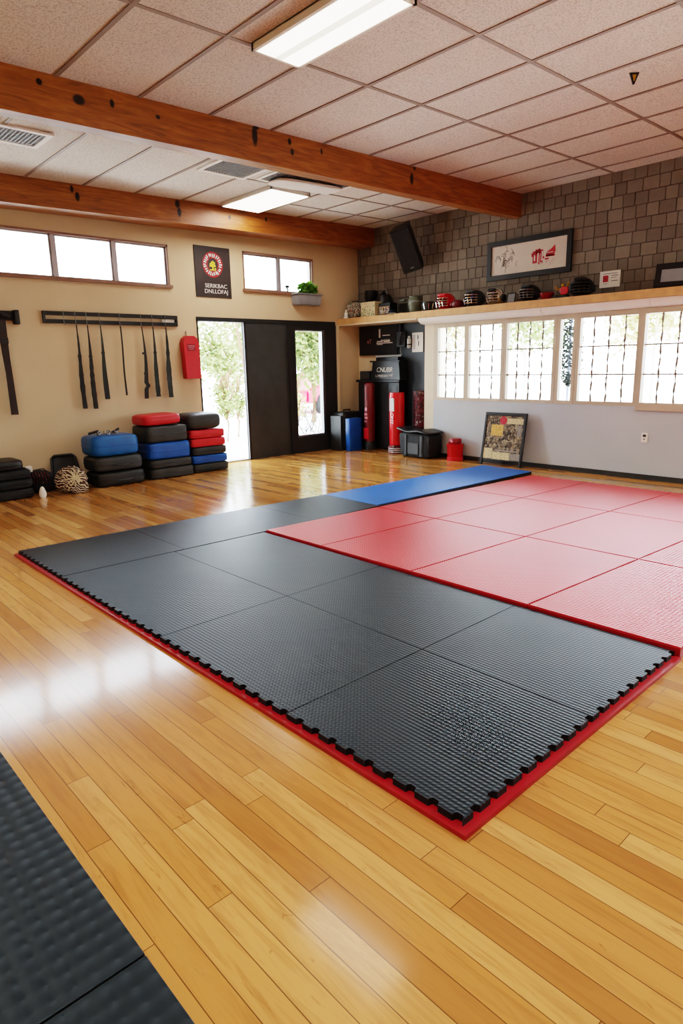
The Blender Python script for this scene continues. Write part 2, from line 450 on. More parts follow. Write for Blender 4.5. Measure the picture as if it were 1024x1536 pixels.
kn1 = [(2.04, -.07, .022, .022), (2.33, -.13, .045, .035), (2.6, -.10, .018, .03), (3.0, -.12, .02, .016), (4.0, -.08, .03, .09), (4.02, .0, .03, .03), (4.42, -.06, .02, .03), (4.45, -.15, .022, .03), (4.84, -.08, .014, .03), (6.25, -.14, .03, .06), (6.3, -.02, .02, .02), (1.5, -.1, .03, .03)]
def beam(name, y0, y1, h, knots, lab):
    o = MB().box(XL, XB, y0, y1, -h, 0, sl).build(name, beam_mat(name + ' wood', [(a, b_ + 3.81 - .02 * (XB - a), c, d) for a, b_, c, d in knots]))
    return struct(o, lab)
beam('trim_4', 5.45, 5.60, .31, kn1, 'knotty orange timber ceiling beam crossing the middle of the room')
beam('trim_5', 8.37, 8.72, .30, [(3.38, -.06, .02, .04), (3.44, -.14, .025, .05), (4.8, -.06, .035, .05), (4.82, -.16, .03, .06), (5.63, -.14, .02, .03), (6.28, -.1, .02, .03)], 'knotty orange timber ceiling beam along the back wall')

# ------------------------------------------------------------------ back wall windows and doors
def clerestory(name, w, mull):
    b = MB(); x0, x1, z0, z1 = w; y0, y1 = YB - .012, YB + .09
    b.box(x0, x1, y0, y1, z1 - .03, z1); b.box(x0 - .02, x1 + .03, y0 - .03, y1, z0 - .02, z0 + .022)
    b.box(x0, x0 + .025, y0, y1, z0, z1); b.box(x1 - .025, x1, y0, y1, z0, z1)
    o = struct(b.build(name, 'bronze'))
    a = MB()
    for mx in mull: a.box(mx - .028, mx + .028, YB + .01, YB + .07, z0 + .02, z1 - .03)
    e = [x0 + .025] + [v for mx in mull for v in (mx - .028, mx + .028)] + [x1 - .025]
    for i in range(0, len(e), 2):
        a.box(e[i], e[i] + .018, YB + .03, YB + .06, z0 + .02, z1 - .03); a.box(e[i + 1] - .018, e[i + 1], YB + .03, YB + .06, z0 + .02, z1 - .03)
        a.box(e[i], e[i + 1], YB + .03, YB + .06, z0 + .022, z0 + .04); a.box(e[i], e[i + 1], YB + .03, YB + .06, z1 - .048, z1 - .03)
        struct(MB().box(e[i], e[i + 1], YB + .042, YB + .048, z0 + .02, z1 - .03).build('pane', 'glass', o))
    struct(a.build('sash', 'alu', o))
clerestory('window_1', W1, (2.45, 3.24, 4.04))
clerestory('window_2', W2, (6.83,))

d1 = struct(MB().box(5.22, 8.02, YB - .02, YB + .13, 2.19, 2.25).box(5.22, 5.245, YB - .005, YB + .13, 0, 2.19).box(6.06, 6.10, YB - .01, YB + .045, 0, 2.19).build('door_1', 'doorframe'))
struct(MB().box(6.10, 6.93, YB - .005, YB + .06, .0, 2.19).build('door_panel', 'doordark', d1))
struct(MB().box(5.245, 6.06, YB, YB + .13, 0, .018).box(6.055, 6.062, YB - .014, YB - .01, 0, 2.19).build('threshold', 'steel', d1))
b = MB(); y0, y1 = YB - .03, YB + .05
b.box(6.93, 7.0, y0 - .02, YB + .1, 0, 2.19); b.box(7.0, 7.08, y0, y1, 0, 2.19); b.box(7.74, 8.02, y0, y1, 0, 2.19)
b.box(7.08, 7.74, y0, y1, 2.10, 2.19); b.box(7.08, 7.74, y0, y1, 0, .28)
d2 = struct(b.build('door_2', 'doorframe'))
a = MB(); a.box(7.08, 7.10, y0 + .01, y1, .28, 2.10); a.box(7.68, 7.74, y0 - .004, y1, .28, 2.10); a.box(7.10, 7.68, y0 + .005, y1, .28, .31); a.box(7.10, 7.68, y0 + .01, y1, 2.08, 2.10)
struct(a.build('glazing_frame', 'steel', d2))
struct(MB().box(7.10, 7.70, YB, YB + .006, .30, 2.09).build('pane', 'glass', d2))

# ------------------------------------------------------------------ window strip on the right
def wavy(b, y, z0, z1, r, x, amp):
    n = 14; ph = R.random() * 6
    b.tube([(x, y + amp * math.sin(i * 1.7 + ph) * (.4 + .6 * R.random()), z0 + (z1 - z0) * i / n) for i in range(n + 1)], [r * (.8 + .5 * R.random()) for _ in range(n + 1)], 6)
panes = [(6.659, 6.144, (6.514, 6.333)), (6.064, 5.488, (5.876, 5.659)), (5.393, 4.664, (5.234, 5.037, 4.840)), (4.561, 4.375, ()), (4.276, 3.528, (4.102, 3.899, 3.693)),
         (3.431, 2.66, (3.249, 3.051, 2.86)), (2.56, 1.80, (2.37, 2.18, 1.99)), (1.70, .94, (1.51, 1.32, 1.13)), (.84, .08, (.65, .46, .27)), (-.02, -.78, (-.2, -.4, -.6))]
edges = [6.74] + [(panes[i][1] + panes[i + 1][0]) / 2 for i in range(len(panes) - 1)] + [-.9]
for i, (ya, yb, bars) in enumerate(panes):
    e0, e1 = edges[i], edges[i + 1]; fx = XW - (.03 if i >= 5 else .008); zb = ZW0 - (.05 if i >= 5 else .0)
    b = MB(); pz0, pz1 = .965, 2.035
    b.box(fx, XW + .07, ya, e0 - .002, zb, ZW1); b.box(fx, XW + .07, e1 + .002, yb, zb, ZW1)
    b.box(fx, XW + .07, yb, ya, pz1, ZW1); b.box(fx, XW + .07, yb, ya, zb, pz0)
    o = struct(b.build('window_%d' % (i + 3), 'winframe'))
    struct(MB().box(XW + .045, XW + .051, yb, ya, pz0, pz1).build('pane', 'glass', o))
    if bars:
        g = MB()
        for y in bars: wavy(g, y, pz0, pz1, .013, XW + .03, .006)
        for z in (1.312, 1.671): g.tube([(XW + .028, ya, z), (XW + .028, yb, z)], .011, 6)
        struct(g.build('grille', 'bar', o))

# ------------------------------------------------------------------ display shelf
sh = thing('display_shelf', 'long oak edged display shelf above the strip of windows', 'shelf', (0, 0, 0))
MB().box(8.075, XB - .012, YF + .02, YB - .002, ZS0, ZS1, bev=.004).build('plank', 'sill', sh)
b = MB(); pr = [(8.10, 2.198), (8.115, 2.155), (8.16, 2.12), (8.22, 2.105), (8.272, 2.103), (8.272, 2.198)]
mt = Matrix(((1, 0, 0, 0), (0, 0, 1, 0), (0, 1, 0, 0), (0, 0, 0, 1)))
for ya, yb in ((6.93, 4.78), (4.775, 3.35), (3.345, 1.2), (1.195, YF + .05)): b.prism(pr, yb, ya, mt)
b.build('valance', P('white gloss moulding', '#f6f3ec', .35, .02), sh, True)
MB().box(8.085, XB - .015, 6.94, YB - .005, ZS0 - .02, ZS0).build('underside', 'trimcream', sh)

# ------------------------------------------------------------------ ceiling fittings
def troffer(x0, x1, y0, y1, lab, kind):
    cx, cy = (x0 + x1) / 2, (y0 + y1) / 2
    t = thing('ceiling_light', lab, 'ceiling light', (cx, cy, cz(cx)), group='fluorescent ceiling lights')
    w, d = (x1 - x0) / 2, (y1 - y0) / 2
    b = MB(); h = .055
    b.box(-w, -w + .022, -d, d, -h, -.004); b.box(w - .022, w, -d, d, -h, -.004); b.box(-w, w, -d, -d + .02, -h, -.004); b.box(-w, w, d - .02, d, -h, -.004)
    b.box(-w, w, -d, d, -.012, -.004)
    b.build('housing', 'white', t)
    if kind == 'tubes':
        MB().box(-w + .022, w - .022, -d + .02, d - .02, -.05, -.044).build('diffuser', 'diffuser', t)
        for sx in (-1, 1):
            MB().box(sx * w * .5 - w * .34, sx * w * .5 + w * .34, -d + .03, d - .03, -.058, -.05, bev=.003).build('tube_strip', 'tube', t)
    else:
        MB().box(-w + .022, w - .022, -d + .02, d - .02, -.062, -.045, bev=.006).build('diffuser', 'diffdim', t)
    return t
troffer(3.03, 3.46, 2.98, 4.12, 'bright twin tube ceiling light in front of the middle beam', 'tubes')
troffer(5.39, 6.04, 7.05, 8.22, 'square edged lit ceiling panel between the two timber beams', 'panel')
troffer(.0, .62, .2, 1.4, 'added unseen fill light panel above the near left bubble mats', 'panel')  # this panel and the next three are added out of view for fill
troffer(3.6, 4.2, -1.6, -.4, 'added unseen fill light panel nearest the front wall', 'panel')
troffer(6.3, 6.9, -.2, 1.0, 'added unseen fill light panel near the front end of the window wall', 'panel')
troffer(-.7, -.1, 4.4, 5.2, 'added unseen fill light panel near the left wall', 'panel')

def vent(x0, x1, y0, y1, lab, open_=False):
    cx, cy = (x0 + x1) / 2, (y0 + y1) / 2
    t = thing('ceiling_vent', lab, 'vent', (cx, cy, cz(cx) - .002), group='ceiling vents')
    w, d = (x1 - x0) / 2, (y1 - y0) / 2; b = MB(); k = .05
    b.box(-w, -w + k, -d, d, -.02, 0); b.box(w - k, w, -d, d, -.02, 0); b.box(-w + k, w - k, -d, -d + k, -.02, 0); b.box(-w + k, w - k, d - k, d, -.02, 0)
    b.build('frame', 'white', t)
    MB().box(-w + k, w - k, -d + k, d - k, -.004, 0).build('backing', 'black', t)
    g = MB(); n = int((w - k) * 2 / .035)
    for i in range(1, n): x = -w + k + (w - k) * 2 * i / n; g.box(x - .004, x + .004, -d + k, d - k, -.016, -.004)
    n = int((d - k) * 2 / .035)
    for i in range(1, n): y = -d + k + (d - k) * 2 * i / n; g.box(-w + k, w - k, y - .004, y + .004, -.014, -.004)
    g.build('grille', 'grey', t)
    return t
vent(1.95, 2.60, 6.72, 7.20, 'white framed grille vent in the ceiling at the far left')
vent(4.28, 4.92, 6.38, 6.98, 'square white framed grille vent left of the sagging ceiling panel')
vent(5.06, 6.24, 6.36, 6.95, 'long dark grille vent half hidden by a sagging panel')
b = MB(); b.pad(.98, .40, .045, 5, z0=-.045)
o = b.build('sagging_ceiling_panel', 'whitecard', None, True)
o.location = (5.68, 6.72, cz(5.68) - .025); o.rotation_euler = (math.radians(3), math.radians(-1), math.radians(-4))
tag(o, 'cream loose panel sagging from the ceiling under the long vent', 'ceiling panel')
t = thing('ceiling_hook', 'small dark triangular hanger with yellow inside on the ceiling', 'ceiling hook', (5.74, 2.64, cz(5.74)), math.radians(-43))
MB().prism([(-.04, 0), (.04, 0), (.006, -.085), (-.006, -.085)], -.006, .006, Matrix.Rotation(PI / 2, 4, 'X')).build('plate', 'black', t)
MB().prism([(-.016, -.016), (.016, -.016), (.003, -.062), (-.003, -.062)], .006, .009, Matrix.Rotation(PI / 2, 4, 'X')).build('inset', 'gold', t)

# ------------------------------------------------------------------ floor mats
ZU, ZT = .018, .045
def rowy(y0, x): return y0 - .063 * (x - 3.3)
und = MB().prism([(1.475, 1.05), (3.287, 1.05), (3.287, 4.70), (4.74, 4.65), (4.74, 5.42), (1.475, 5.66)], 0, ZU).build('underlay_mat', 'matreddark')
tag(und, 'thin red underlay showing as a strip along the edge of the black mats', 'mat')
def teeth(p, q, nrm, pitch=.1, depth=.017):
    """zigzag of interlocking tabs from p to q, cut inwards (against nrm)"""
    p, q = Vector(p), Vector(q); d = q - p; n = max(2, round(d.length / pitch)); out = []
    for i in range(n):
        for fr, k in ((.0, 0), (.60, 0), (.63, .9), (.68, 1.15), (.88, 1.15), (.94, .9)):
            v = p + d * ((i + fr) / n) - Vector(nrm) * depth * k
            out.append((v.x, v.y))
    out.append((q.x, q.y))
    return out
def black_tile(x0, x1, y0, y1, lab, left=False, near=False, yr=None, y0r=None):
    g = .0025; yr = y1 if yr is None else yr; y0r = y0 if y0r is None else y0r
    a, bq, c, d = (x0 + g, y0 + g), (x1 - g, y0r + g), (x1 - g, yr - g), (x0 + g, y1 - g)
    poly = teeth(a, bq, (0, -1))[:-1] if near else [a]
    poly += [bq, c]
    if left: poly += teeth(d, a, (-1, 0))[:-1]
    else: poly += [d]
    t = thing('mat_tile', lab, 'mat', ((x0 + x1) / 2, (y0 + y1) / 2, ZU), group='black floor mat tiles')
    m = Matrix.Translation((-(x0 + x1) / 2, -(y0 + y1) / 2, 0))
    MB().prism(poly, .0, ZT - ZU - .006, m).build('foam', 'matside', t)
    MB().prism(poly, ZT - ZU - .006, ZT - ZU, m).build('top_sheet', 'matblack', t)
L0, L1, L2 = 1.50, 2.40, 3.28
black_tile(L0, L1, 1.08, 2.01, 'black mat tile at the near corner, toothed on two sides', True, True)
black_tile(L1, L2, 1.08, 2.01, 'black mat tile right of the near corner tile, toothed front edge', False, True)
black_tile(L0, L1, 2.01, 3.15, 'second black mat tile from the near corner along the toothed left side', True)
black_tile(L1, L2, 2.01, 3.15, 'second black mat tile from the front along the red mats')
black_tile(L0, L1, 3.15, 4.655, 'long black mat tile on the toothed left side, before the back row', True, yr=4.635)
black_tile(L1, L2, 3.15, 4.63, 'long black mat tile beside the front corner of the red mats, before the back row', yr=4.605)
black_tile(L0, 2.5, 4.66, 5.63, 'black mat tile at the far left corner of the mats', True, yr=5.60, y0r=4.64)
black_tile(2.5, 3.9, 4.64, 5.60, 'black back row mat tile right of the far left corner tile', yr=5.545, y0r=4.61)
black_tile(3.9, 4.78, 4.61, 5.545, 'black back row mat tile next to the blue mat', yr=5.49, y0r=4.60)
t = thing('blue_mat', 'long bright blue mat behind the red mats', 'mat', (6.3, 5, 0))
MB().prism([(4.785 - 6.3, -.35), (7.70 - 6.3, -.44), (7.76 - 6.3, .38), (4.785 - 6.3, .485)], .003, .038).build('foam', 'matside', t)
MB().prism([(4.785 - 6.3, -.35), (7.70 - 6.3, -.44), (7.76 - 6.3, .38), (4.785 - 6.3, .485)], .038, .045).build('top_sheet', 'matblue', t)
rows = [1.06, 1.94, 2.88, 3.85, 4.61]; cols = [3.30, 4.67, 6.03, 7.37]
rn = ['front row', 'second row from the front', 'third row from the front', 'back row']
cn = ['beside the black mats', 'in the middle column', 'at the window end']
for i in range(3):
    for j in range(4):
        xa, xb = cols[i], cols[i + 1]; g = .004; r = .008
        q = [(xa + g, rowy(rows[j], xa) + g), (xb - g, rowy(rows[j], xb) + g), (xb - g, rowy(rows[j + 1], xb) - g), (xa + g, rowy(rows[j + 1], xa) - g)]
        cx, cy = sum(p[0] for p in q) / 4, sum(p[1] for p in q) / 4; q = [(p[0] - cx, p[1] - cy) for p in q]
        t = thing('mat_tile', 'red mat tile %s, %s' % (cn[i], rn[j]), 'mat', (cx, cy, .001), group='red floor mat tiles')
        MB().prism(q, 0, .05).build('foam', 'matreddark', t)
        MB().prism([(p[0] * (1 - .006), p[1] * (1 - .008)) for p in q], .05, .059).build('top_sheet', 'matred', t)
for y0, y1, lab in ((1.372, 2.95, 'dark bubble textured mat at the near left, behind the seam'), (-.35, 1.366, 'dark bubble textured mat piece in the near left corner, before the seam')):
    t = thing('bubble_mat', lab, 'mat', (-.3, (y0 + y1) / 2, 0), group='bubble mats at the near left'); h = (y1 - y0) / 2
    MB().box(-.9, .835, -h, h, 0, .014).build('foam', 'matside', t)
    MB().box(-.9, .835, -h, h, .014, .02, bev=.003).build('top_sheet', 'matbubble', t)

# ------------------------------------------------------------------ things on the back wall
t = thing('strap_rack', 'long black slotted rail with hooks on the cream wall', 'rack', (3.945, YB, 2.1))
MB().box(-.945, .945, -.04, -.001, .10, .15).box(-.945, .945, -.04, -.001, 0, .05).box(-.945, -.915, -.04, -.001, .05, .10).box(.915, .945, -.04, -.001, .05, .10).build('rail', 'black', t)
MB().box(.70, .90, -.02, -.001, .055, .095).build('tag', 'whitecard', t)
HX = [(3.25, None)]
ST = [(3.40, 1.94, 1.0, 'long black strap, first from the left on the wall rail', 'a'), (3.545, 1.94, .99, 'long black strap, second from the left on the wall rail', 'a'), (3.72, 1.95, 1.11, 'straight black strap third from the left, tapering evenly', 'b'),
      (4.0, 1.98, 1.15, 'very thin black cord strap in the middle of the rail', 'c'), (4.31, 1.99, 1.09, 'kinked black strap with a bulge, left of the last two', 'd'), (4.48, 1.97, 1.11, 'black strap second from the right on the rail', 'e'), (4.68, 2.0, 1.09, 'black strap at the right end of the rail', 'f')]
for x in [3.25] + [s[0] for s in ST]:
    h = x - 3.945
    MB().tube([(h, -.041, .16), (h, -.05, .15), (h, -.052, .02), (h, -.056, -.015), (h, -.07, -.02), (h, -.078, -.005)], .004, 6).build('hook', 'steel', t)
for x, zt, zb, lab, kd in ST:
    o = thing('hanging_strap', lab, 'strap', (x, YB - .058, zb), group='black straps on the wall rail')
    H = 2.082 - zb; n = 22; b = MB(); q = []
    for i in range(n + 1):
        u = i / n; z = H * (1 - u)
        w = {'a': .006 + .024 * min(1, max(0, u - .08) * 1.8), 'b': .006 + .028 * min(1, max(0, u - .05) * 1.4), 'c': .007 + .005 * u, 'd': .006 + .024 * min(1, max(0, u - .1) * 1.5), 'e': .006 + .03 * min(1, max(0, u - .05) * 1.4), 'f': .006 + .03 * min(1, max(0, u - .03) * 1.9)}[kd]
        if kd in 'aef' and 0 < i < n: w *= .82 + .3 * R.random()
        dx = {'d': .02 * math.sin(u * 4) + (.03 if .78 < u < .86 else 0)}.get(kd, .004 * math.sin(u * 7))
        q.append((dx, w, z))
    ringf = []
    for dx, w, z in q: ringf.append([b.bm.verts.new(p) for p in ((dx - w, -.008, z), (dx + w, -.008, z), (dx + w, .003, z), (dx - w, .003, z))])
    for i in range(n):
        for k in range(4): b.bm.faces.new((ringf[i][k], ringf[i][(k + 1) % 4], ringf[i + 1][(k + 1) % 4], ringf[i + 1][k]))
    b.bm.faces.new(ringf[0]); b.bm.faces.new(ringf[-1])
    b.build('webbing', 'greenstrap' if kd in 'bef' else 'strap', o)
    if kd != 'c':
        for z in (H * .62, H * .34): MB().box(-.022, .022, -.013, .005, z, z + .03).build('keeper', 'black', o)
t = thing('wall_bracket', 'black wall bracket at the left edge of the wall', 'bracket', (2.5, YB, 2.1))
MB().box(-.25, .19, -.06, -.002, .02, .13, bev=.01).box(.14, .2, -.12, -.002, -.03, .14, bev=.012).build('arm', 'black', t)
MB().tube([(-.25, -.07, .1), (-.1, -.10, .12), (0, -.09, .08), (.1, -.075, .05)], [.03, .035, .03, .02], 8).build('wrap', 'blackcloth', t)
o = thing('hanging_strap', 'wide dark brown belt hanging from the bracket at the left edge', 'strap', (2.5, YB - .09, .98))
MB().prism([(-.055, 1.14), (.035, 1.14), (.03, .7), (.035, .5), (.045, 0), (-.035, .0), (-.035, .5), (-.05, .8)], -.012, .012, Matrix.Rotation(PI / 2, 4, 'X')).build('webbing', 'brownstrap', o)
MB().box(-.056, .038, -.02, .02, .86, .93, bev=.004).build('buckle', 'black', o)

t = thing('extinguisher_case', 'red padded extinguisher case hung on the wall beside the doorway', 'extinguisher case', (5.045, YB, 1.35))
pts = [(-.11, 0), (.13, 0), (.12, .52), (.10, .58), (.05, .615), (-.06, .615), (-.11, .58), (-.13, .52)]
b = MB(); b.prism(pts, .006, .12, Matrix.Rotation(PI / 2, 4, 'X')); b.build('case', 'redvinyl', t)
MB().box(-.075, .06, -.124, -.12, .40, .50).build('label_plate', 'darkred', t)
MB().box(-.06, .045, -.1255, -.124, .47, .478).box(-.06, .045, -.1255, -.124, .45, .456).box(-.05, .03, -.1255, -.124, .425, .431).build('lettering', 'pink', t)
MB().tube([(-.03, -.04, .615), (-.035, -.04, .66), (-.02, -.02, .68), (-.01, -.006, .675)], .008, 8).build('hanger', 'steel', t)

t = thing('hanging_poster', 'dark poster with a red round emblem and white words above the doorway', 'poster', (5.56, YB, 2.54))
MB().box(-.31, .31, -.012, -.002, 0, .725).build('sheet', 'poster', t)
b = MB(); n = 26
for i in range(n):
    a = 2 * PI * i / n + .1 * R.random(); r0, r1 = .10 + .02 * R.random(), .15 + .015 * R.random(); w = .007
    d = Vector((math.cos(a), 0, math.sin(a))); pe = Vector((-d.z, 0, d.x)) * w; c = Vector((0, -.0135, .47)); sc_ = Vector((1, 1, 1.12))
    b.face([c + d * r0 - pe, c + d * r0 + pe, c + d * r1 + pe * 1.5, c + d * r1 - pe * 1.5])
b.build('emblem_rays', 'letter', t)
b = MB(); n = 40
for i in range(n):
    a0, a1 = 2 * PI * i / n, 2 * PI * (i + .8) / n
    for ra, rb in ((.155, .175), (.088, .10)):
        b.face([(math.cos(a) * r, -.0132, .47 + math.sin(a) * r * 1.04) for a, r in ((a0, ra), (a1, ra), (a1, rb), (a0, rb))])
for i in range(13):
    a = 2 * PI * (i + .5) / 13; b.face([(math.cos(a + q) * r, -.0131, .47 + math.sin(a + q) * r) for q, r in ((-.1, .10), (.1, .10), (.12, .155), (-.12, .155))])
b.build('emblem_ring', 'redink', t)
b = MB()
for x0, x1, z0, z1 in ((-.055, .05, .44, .462), (-.01, .012, .40, .44), (-.05, -.032, .462, .49), (-.027, -.008, .462, .515), (-.003, .016, .462, .525), (.021, .04, .462, .51), (-.05, .055, .388, .402), (.03, .055, .405, .425)):
    b.face([(x0, -.0136, z0), (x1, -.0136, z0), (x1, -.0136, z1), (x0, -.0136, z1)])
b.build('emblem_mark', 'yellowink', t)
text('lettering', 'SERIKBAC', .082, 'letter', t, (.04, -.013, .165), sx=1.08)
text('lettering', 'DNLLOFAJ', .082, 'letter', t, (.04, -.013, .085), sx=1.08)

def plant_leaves(b, n, c, rx, ry, rz, s):
    for _ in range(n):
        d = Vector((R.gauss(0, 1), R.gauss(0, 1), R.gauss(0, 1))).normalized() * R.random() ** .4
        p = Vector((c[0] + d.x * rx, c[1] + d.y * ry, c[2] + d.z * rz))
        e = Euler((R.random() * 6, R.random() * 6, R.random() * 6)).to_matrix(); k = s * (.6 + .8 * R.random())
        b.face([p + e @ Vector(v) * k for v in ((0, -.5, 0), (.3, 0, .05), (0, .6, 0), (-.3, 0, .05))])
t = thing('window_box', 'grey window box with a leafy green plant under the small high window', 'planter', (7.30, YB, 2.49))
b = MB(); b.prism([(-.26, -.20), (.26, -.20), (.26, -.004), (-.26, -.004)], 0, .17); 
for v in b.bm.verts:
    if v.co.z < .01: v.co.x *= .93
bmesh.ops.bevel(b.bm, geom=list(b.bm.edges), offset=.012, segments=2, affect='EDGES'); b.box(-.28, .28, -.215, -.004, .165, .19, bev=.005); b.build('trough', 'grey', t)
MB().box(-.25, .25, -.19, -.03, .188, .194).build('soil', 'soil', t)
b = MB(); plant_leaves(b, 260, (.03, -.11, .27), .21, .09, .10, .085); b.build('foliage', 'leafpot', t)
b = MB()
for i in range(7): x = -.12 + .045 * i; b.tube([(x, -.1, .19), (x * 1.1, -.1, .26), (x * 1.3, -.1 + .02 * (i % 3), .33)], .004, 5)
b.build('stems', 'leafdark', t)
t = thing('small_potted_plant', 'tiny dark potted plant on the window ledge beside the grey box', 'plant', (6.97, YB - .018, 2.702))
MB().lathe([(.012, 0), (.016, .05), (.018, .05)], 12).build('pot', 'charcoal', t)
b = MB(); plant_leaves(b, 60, (0, -.0, .075), .04, .016, .03, .03); b.build('foliage', 'leafdark', t)

# ------------------------------------------------------------------ pads stacked along the back wall
def padthing(x, y, z, w, d, h, mat, lab, n=9, bulge=.02, rz=0, seam=True, name='strike_pad', grp='strike pads stacked along the back wall', tl=0):
    t = thing(name, lab, 'pad', (x, y, z), group=grp, rot=(0, tl, rz))
    MB().pad(w, d, h, n, bulge=bulge).build('cover', mat, t, True, 60)
    if seam:
        b = MB(); k = (1 + bulge); hw, hd = w / 2 * k, d / 2 * k
        q = []
        for i in range(48):
            a = 2 * PI * i / 48; c, s_ = math.cos(a), math.sin(a); r = (abs(c) ** n + abs(s_) ** n) ** (-1 / n); q.append((c * r * (hw + .001), s_ * r * (hd + .001), h * .5))
        q.append(q[0]); b.tube(q, .006, 5); b.build('piping', mat if mat != 'bluevinyl' else 'blueviolet', t)
    b = MB(); b.tube([(-.12, -d / 2 * (1 + bulge) - .002, h * .42), (-.06, -d / 2 * (1 + bulge) - .014, h * .4), (.06, -d / 2 * (1 + bulge) - .014, h * .4), (.12, -d / 2 * (1 + bulge) - .002, h * .42)], .009, 6, flat=.5)
    if mat in ('blackmat', 'charcoal', 'greyblack'): b.build('grip', 'blackmat', t)
    else: b.bm.free()
    return t
# first stack
for z, h, w, mt_, lab, dx in ((0, .20, .66, 'blackmat', 'black pad at the bottom of the short stack with a blue top', .02), (.20, .20, .65, 'charcoal', 'charcoal pad in the middle of the short stack with a blue top', .0), (.40, .27, .62, 'bluevinyl', 'blue pad on top of the short stack left of the tall stacks', -.02)):
    padthing(3.55 + dx, 8.37, z, w, .46, h, mt_, lab, n=7)
t = thing('chain_whip', 'tangled small black and white chain lying on the blue pad', 'chain', (3.45, 8.28, .683), group=None)
b = MB()
for i in range(16):
    a = i * .9; x = -.18 + .022 * i; c = Vector((x + .02 * math.sin(a), .05 * math.cos(a * 1.3), .014 + .01 * (i % 2)))
    b.torus(.02, .006, seg=10, rs=5, m=Matrix.Translation(c) @ Euler((i * 1.3, i * .7, a)).to_matrix().to_4x4())
b.build('links', 'steel', t)
MB().tube([(.1, -.02, .02), (.19, .03, .055)], .018, 8).build('grip', 'black', t); MB().tube([(-.22, .02, .02), (-.1, -.03, .05)], .016, 8).build('grip', 'black', t)
# second stack
z = 0
for h, w, mt_, lab, dx in ((.15, .66, 'greyblack', 'worn grey pad at the bottom of the tallest stack', .03), (.12, .64, 'charcoal', 'thin charcoal pad second from the floor in the tallest stack', .02), (.235, .63, 'blueviolet', 'blue pad between black pads in the tallest stack', .01), (.23, .62, 'charcoal', 'charcoal pad under the red one on the tallest stack', -.01)):
    padthing(4.31 + dx, 8.44, z, w, .50, h, mt_, lab, n=11, bulge=.01); z += h
padthing(4.25, 8.42, z + .008, .56, .44, .15, 'redvinyl', 'red pad lying on top of the tallest stack', n=6, tl=math.radians(-1.5))
# third stack
z = 0
for h, w, mt_, lab, dx in ((.13, .60, 'charcoal', 'charcoal pad on the floor in the stack beside the doorway', .02), (.125, .60, 'blueviolet', 'blue pad second from the floor in the stack beside the doorway', .01), (.12, .58, 'charcoal', 'black pad under the red ones beside the doorway', .01), (.125, .58, 'redvinyl', 'lower red pad in the stack beside the doorway', .0), (.125, .58, 'redvinyl', 'upper red pad in the stack beside the doorway', -.01), (.24, .58, 'charcoal', 'bulky charcoal pad topping the stack beside the doorway', -.04)):
    padthing(4.97 + dx, 8.46, z, w, .46, h, mt_, lab, n=10 if h < .2 else 4.5, bulge=.01); z += h
# black stack at far left
z = 0
for i, (h, w, lab) in enumerate(((.125, .62, 'black bag at the bottom of the low far left stack'), (.115, .62, 'black bag second from the floor in the low far left stack'), (.115, .6, 'black bag third from the floor in the low far left stack'), (.12, .5, 'smaller black case topping the low far left stack'))):
    padthing(2.16 - (.03 if i == 3 else 0), 8.42, z, w, .44, h, 'blackcloth' if i < 3 else 'blackmat', lab, n=8, bulge=.02, name='kit_bag', grp='black bags stacked at the far left'); z += h
o = MB().lathe([(.03, 0), (.042, .03), (.04, .07), (.022, .12), (.008, .135)], 16).build('white_pouch', 'whitecard', None, True)
o.location = (2.53, 8.12, 0); tag(o, 'small white pouch on the floor right of the black bag stack', 'pouch')
t = thing('duffel_bag', 'slumped black bag on the floor behind the striped bundle', 'bag', (2.652, 8.55, 0))
MB().pad(.33, .30, .28, 3, sag=-.12).build('body', 'blackcloth', t, True, 60)
b = MB(); b.tube([(-.13, -.10, .22), (-.10, -.12, .30), (.02, -.12, .31), (.08, -.10, .22)], .012, 8, flat=.5); b.build('handle', 'blackmat', t)
MB().box(-.17, -.09, -.06, .02, .27, .345, bev=.008).build('tag', 'white', t)
b = MB()
for i in range(7): b.tube([(-.16 + .035 * i, -.13, .26 + .012 * (i % 3)), (-.15 + .035 * i, -.16, .20), (-.16 + .037 * i, -.155, .13)], .008, 5, flat=.5)
b.build('fringe', 'speck', t)
t = thing('striped_bundle', 'rounded bundle of brown and white striped cloth on the floor', 'bundle', (2.90, 8.16, 0))
b = MB(); b.sphere(.19, (0, 0, .165), (1.05, .72, .88), 28, 16)
for v in b.bm.verts:
    a = math.atan2(v.co.z - .16, v.co.x); v.co += Vector((v.co.x, v.co.y, v.co.z - .16)).normalized() * .016 * math.sin(a * 17)
    v.co.z = max(v.co.z, .0)
b.build('cloth', 'striped', t, True, 80)
MB().pad(.22, .06, .13, 2.6, cx=.05, cy=-.125).build('flap', 'striped', t, True, 60)
b = MB()
for i in range(12):
    a = i * .52; b.tube([(0, -.14, .2), (.08 * math.cos(a), -.145, .2 + .08 * math.sin(a)), (.15 * math.cos(a), -.09, .18 + .14 * math.sin(a))], [.012, .009, .006], 6)
b.build('ties', 'cream', t)
t = thing('tote_tray', 'black tub leaning on the wall behind the striped bundle', 'tub', (3.03, 8.66, .002), rot=(math.radians(-14), 0, 0))
b = MB(); q = [(-.19, 0), (.19, 0), (.15, .37), (.11, .40), (-.11, .40), (-.15, .37)]
b.prism(q, -.01, .01, Matrix.Rotation(PI / 2, 4, 'X'))
for i in range(6):
    p, r_ = q[i], q[(i + 1) % 6]; b.tube([(p[0], -.03, p[1] + .012), (r_[0], -.03, r_[1] + .012)], .02, 6)
b.build('shell', 'blackmat', t)

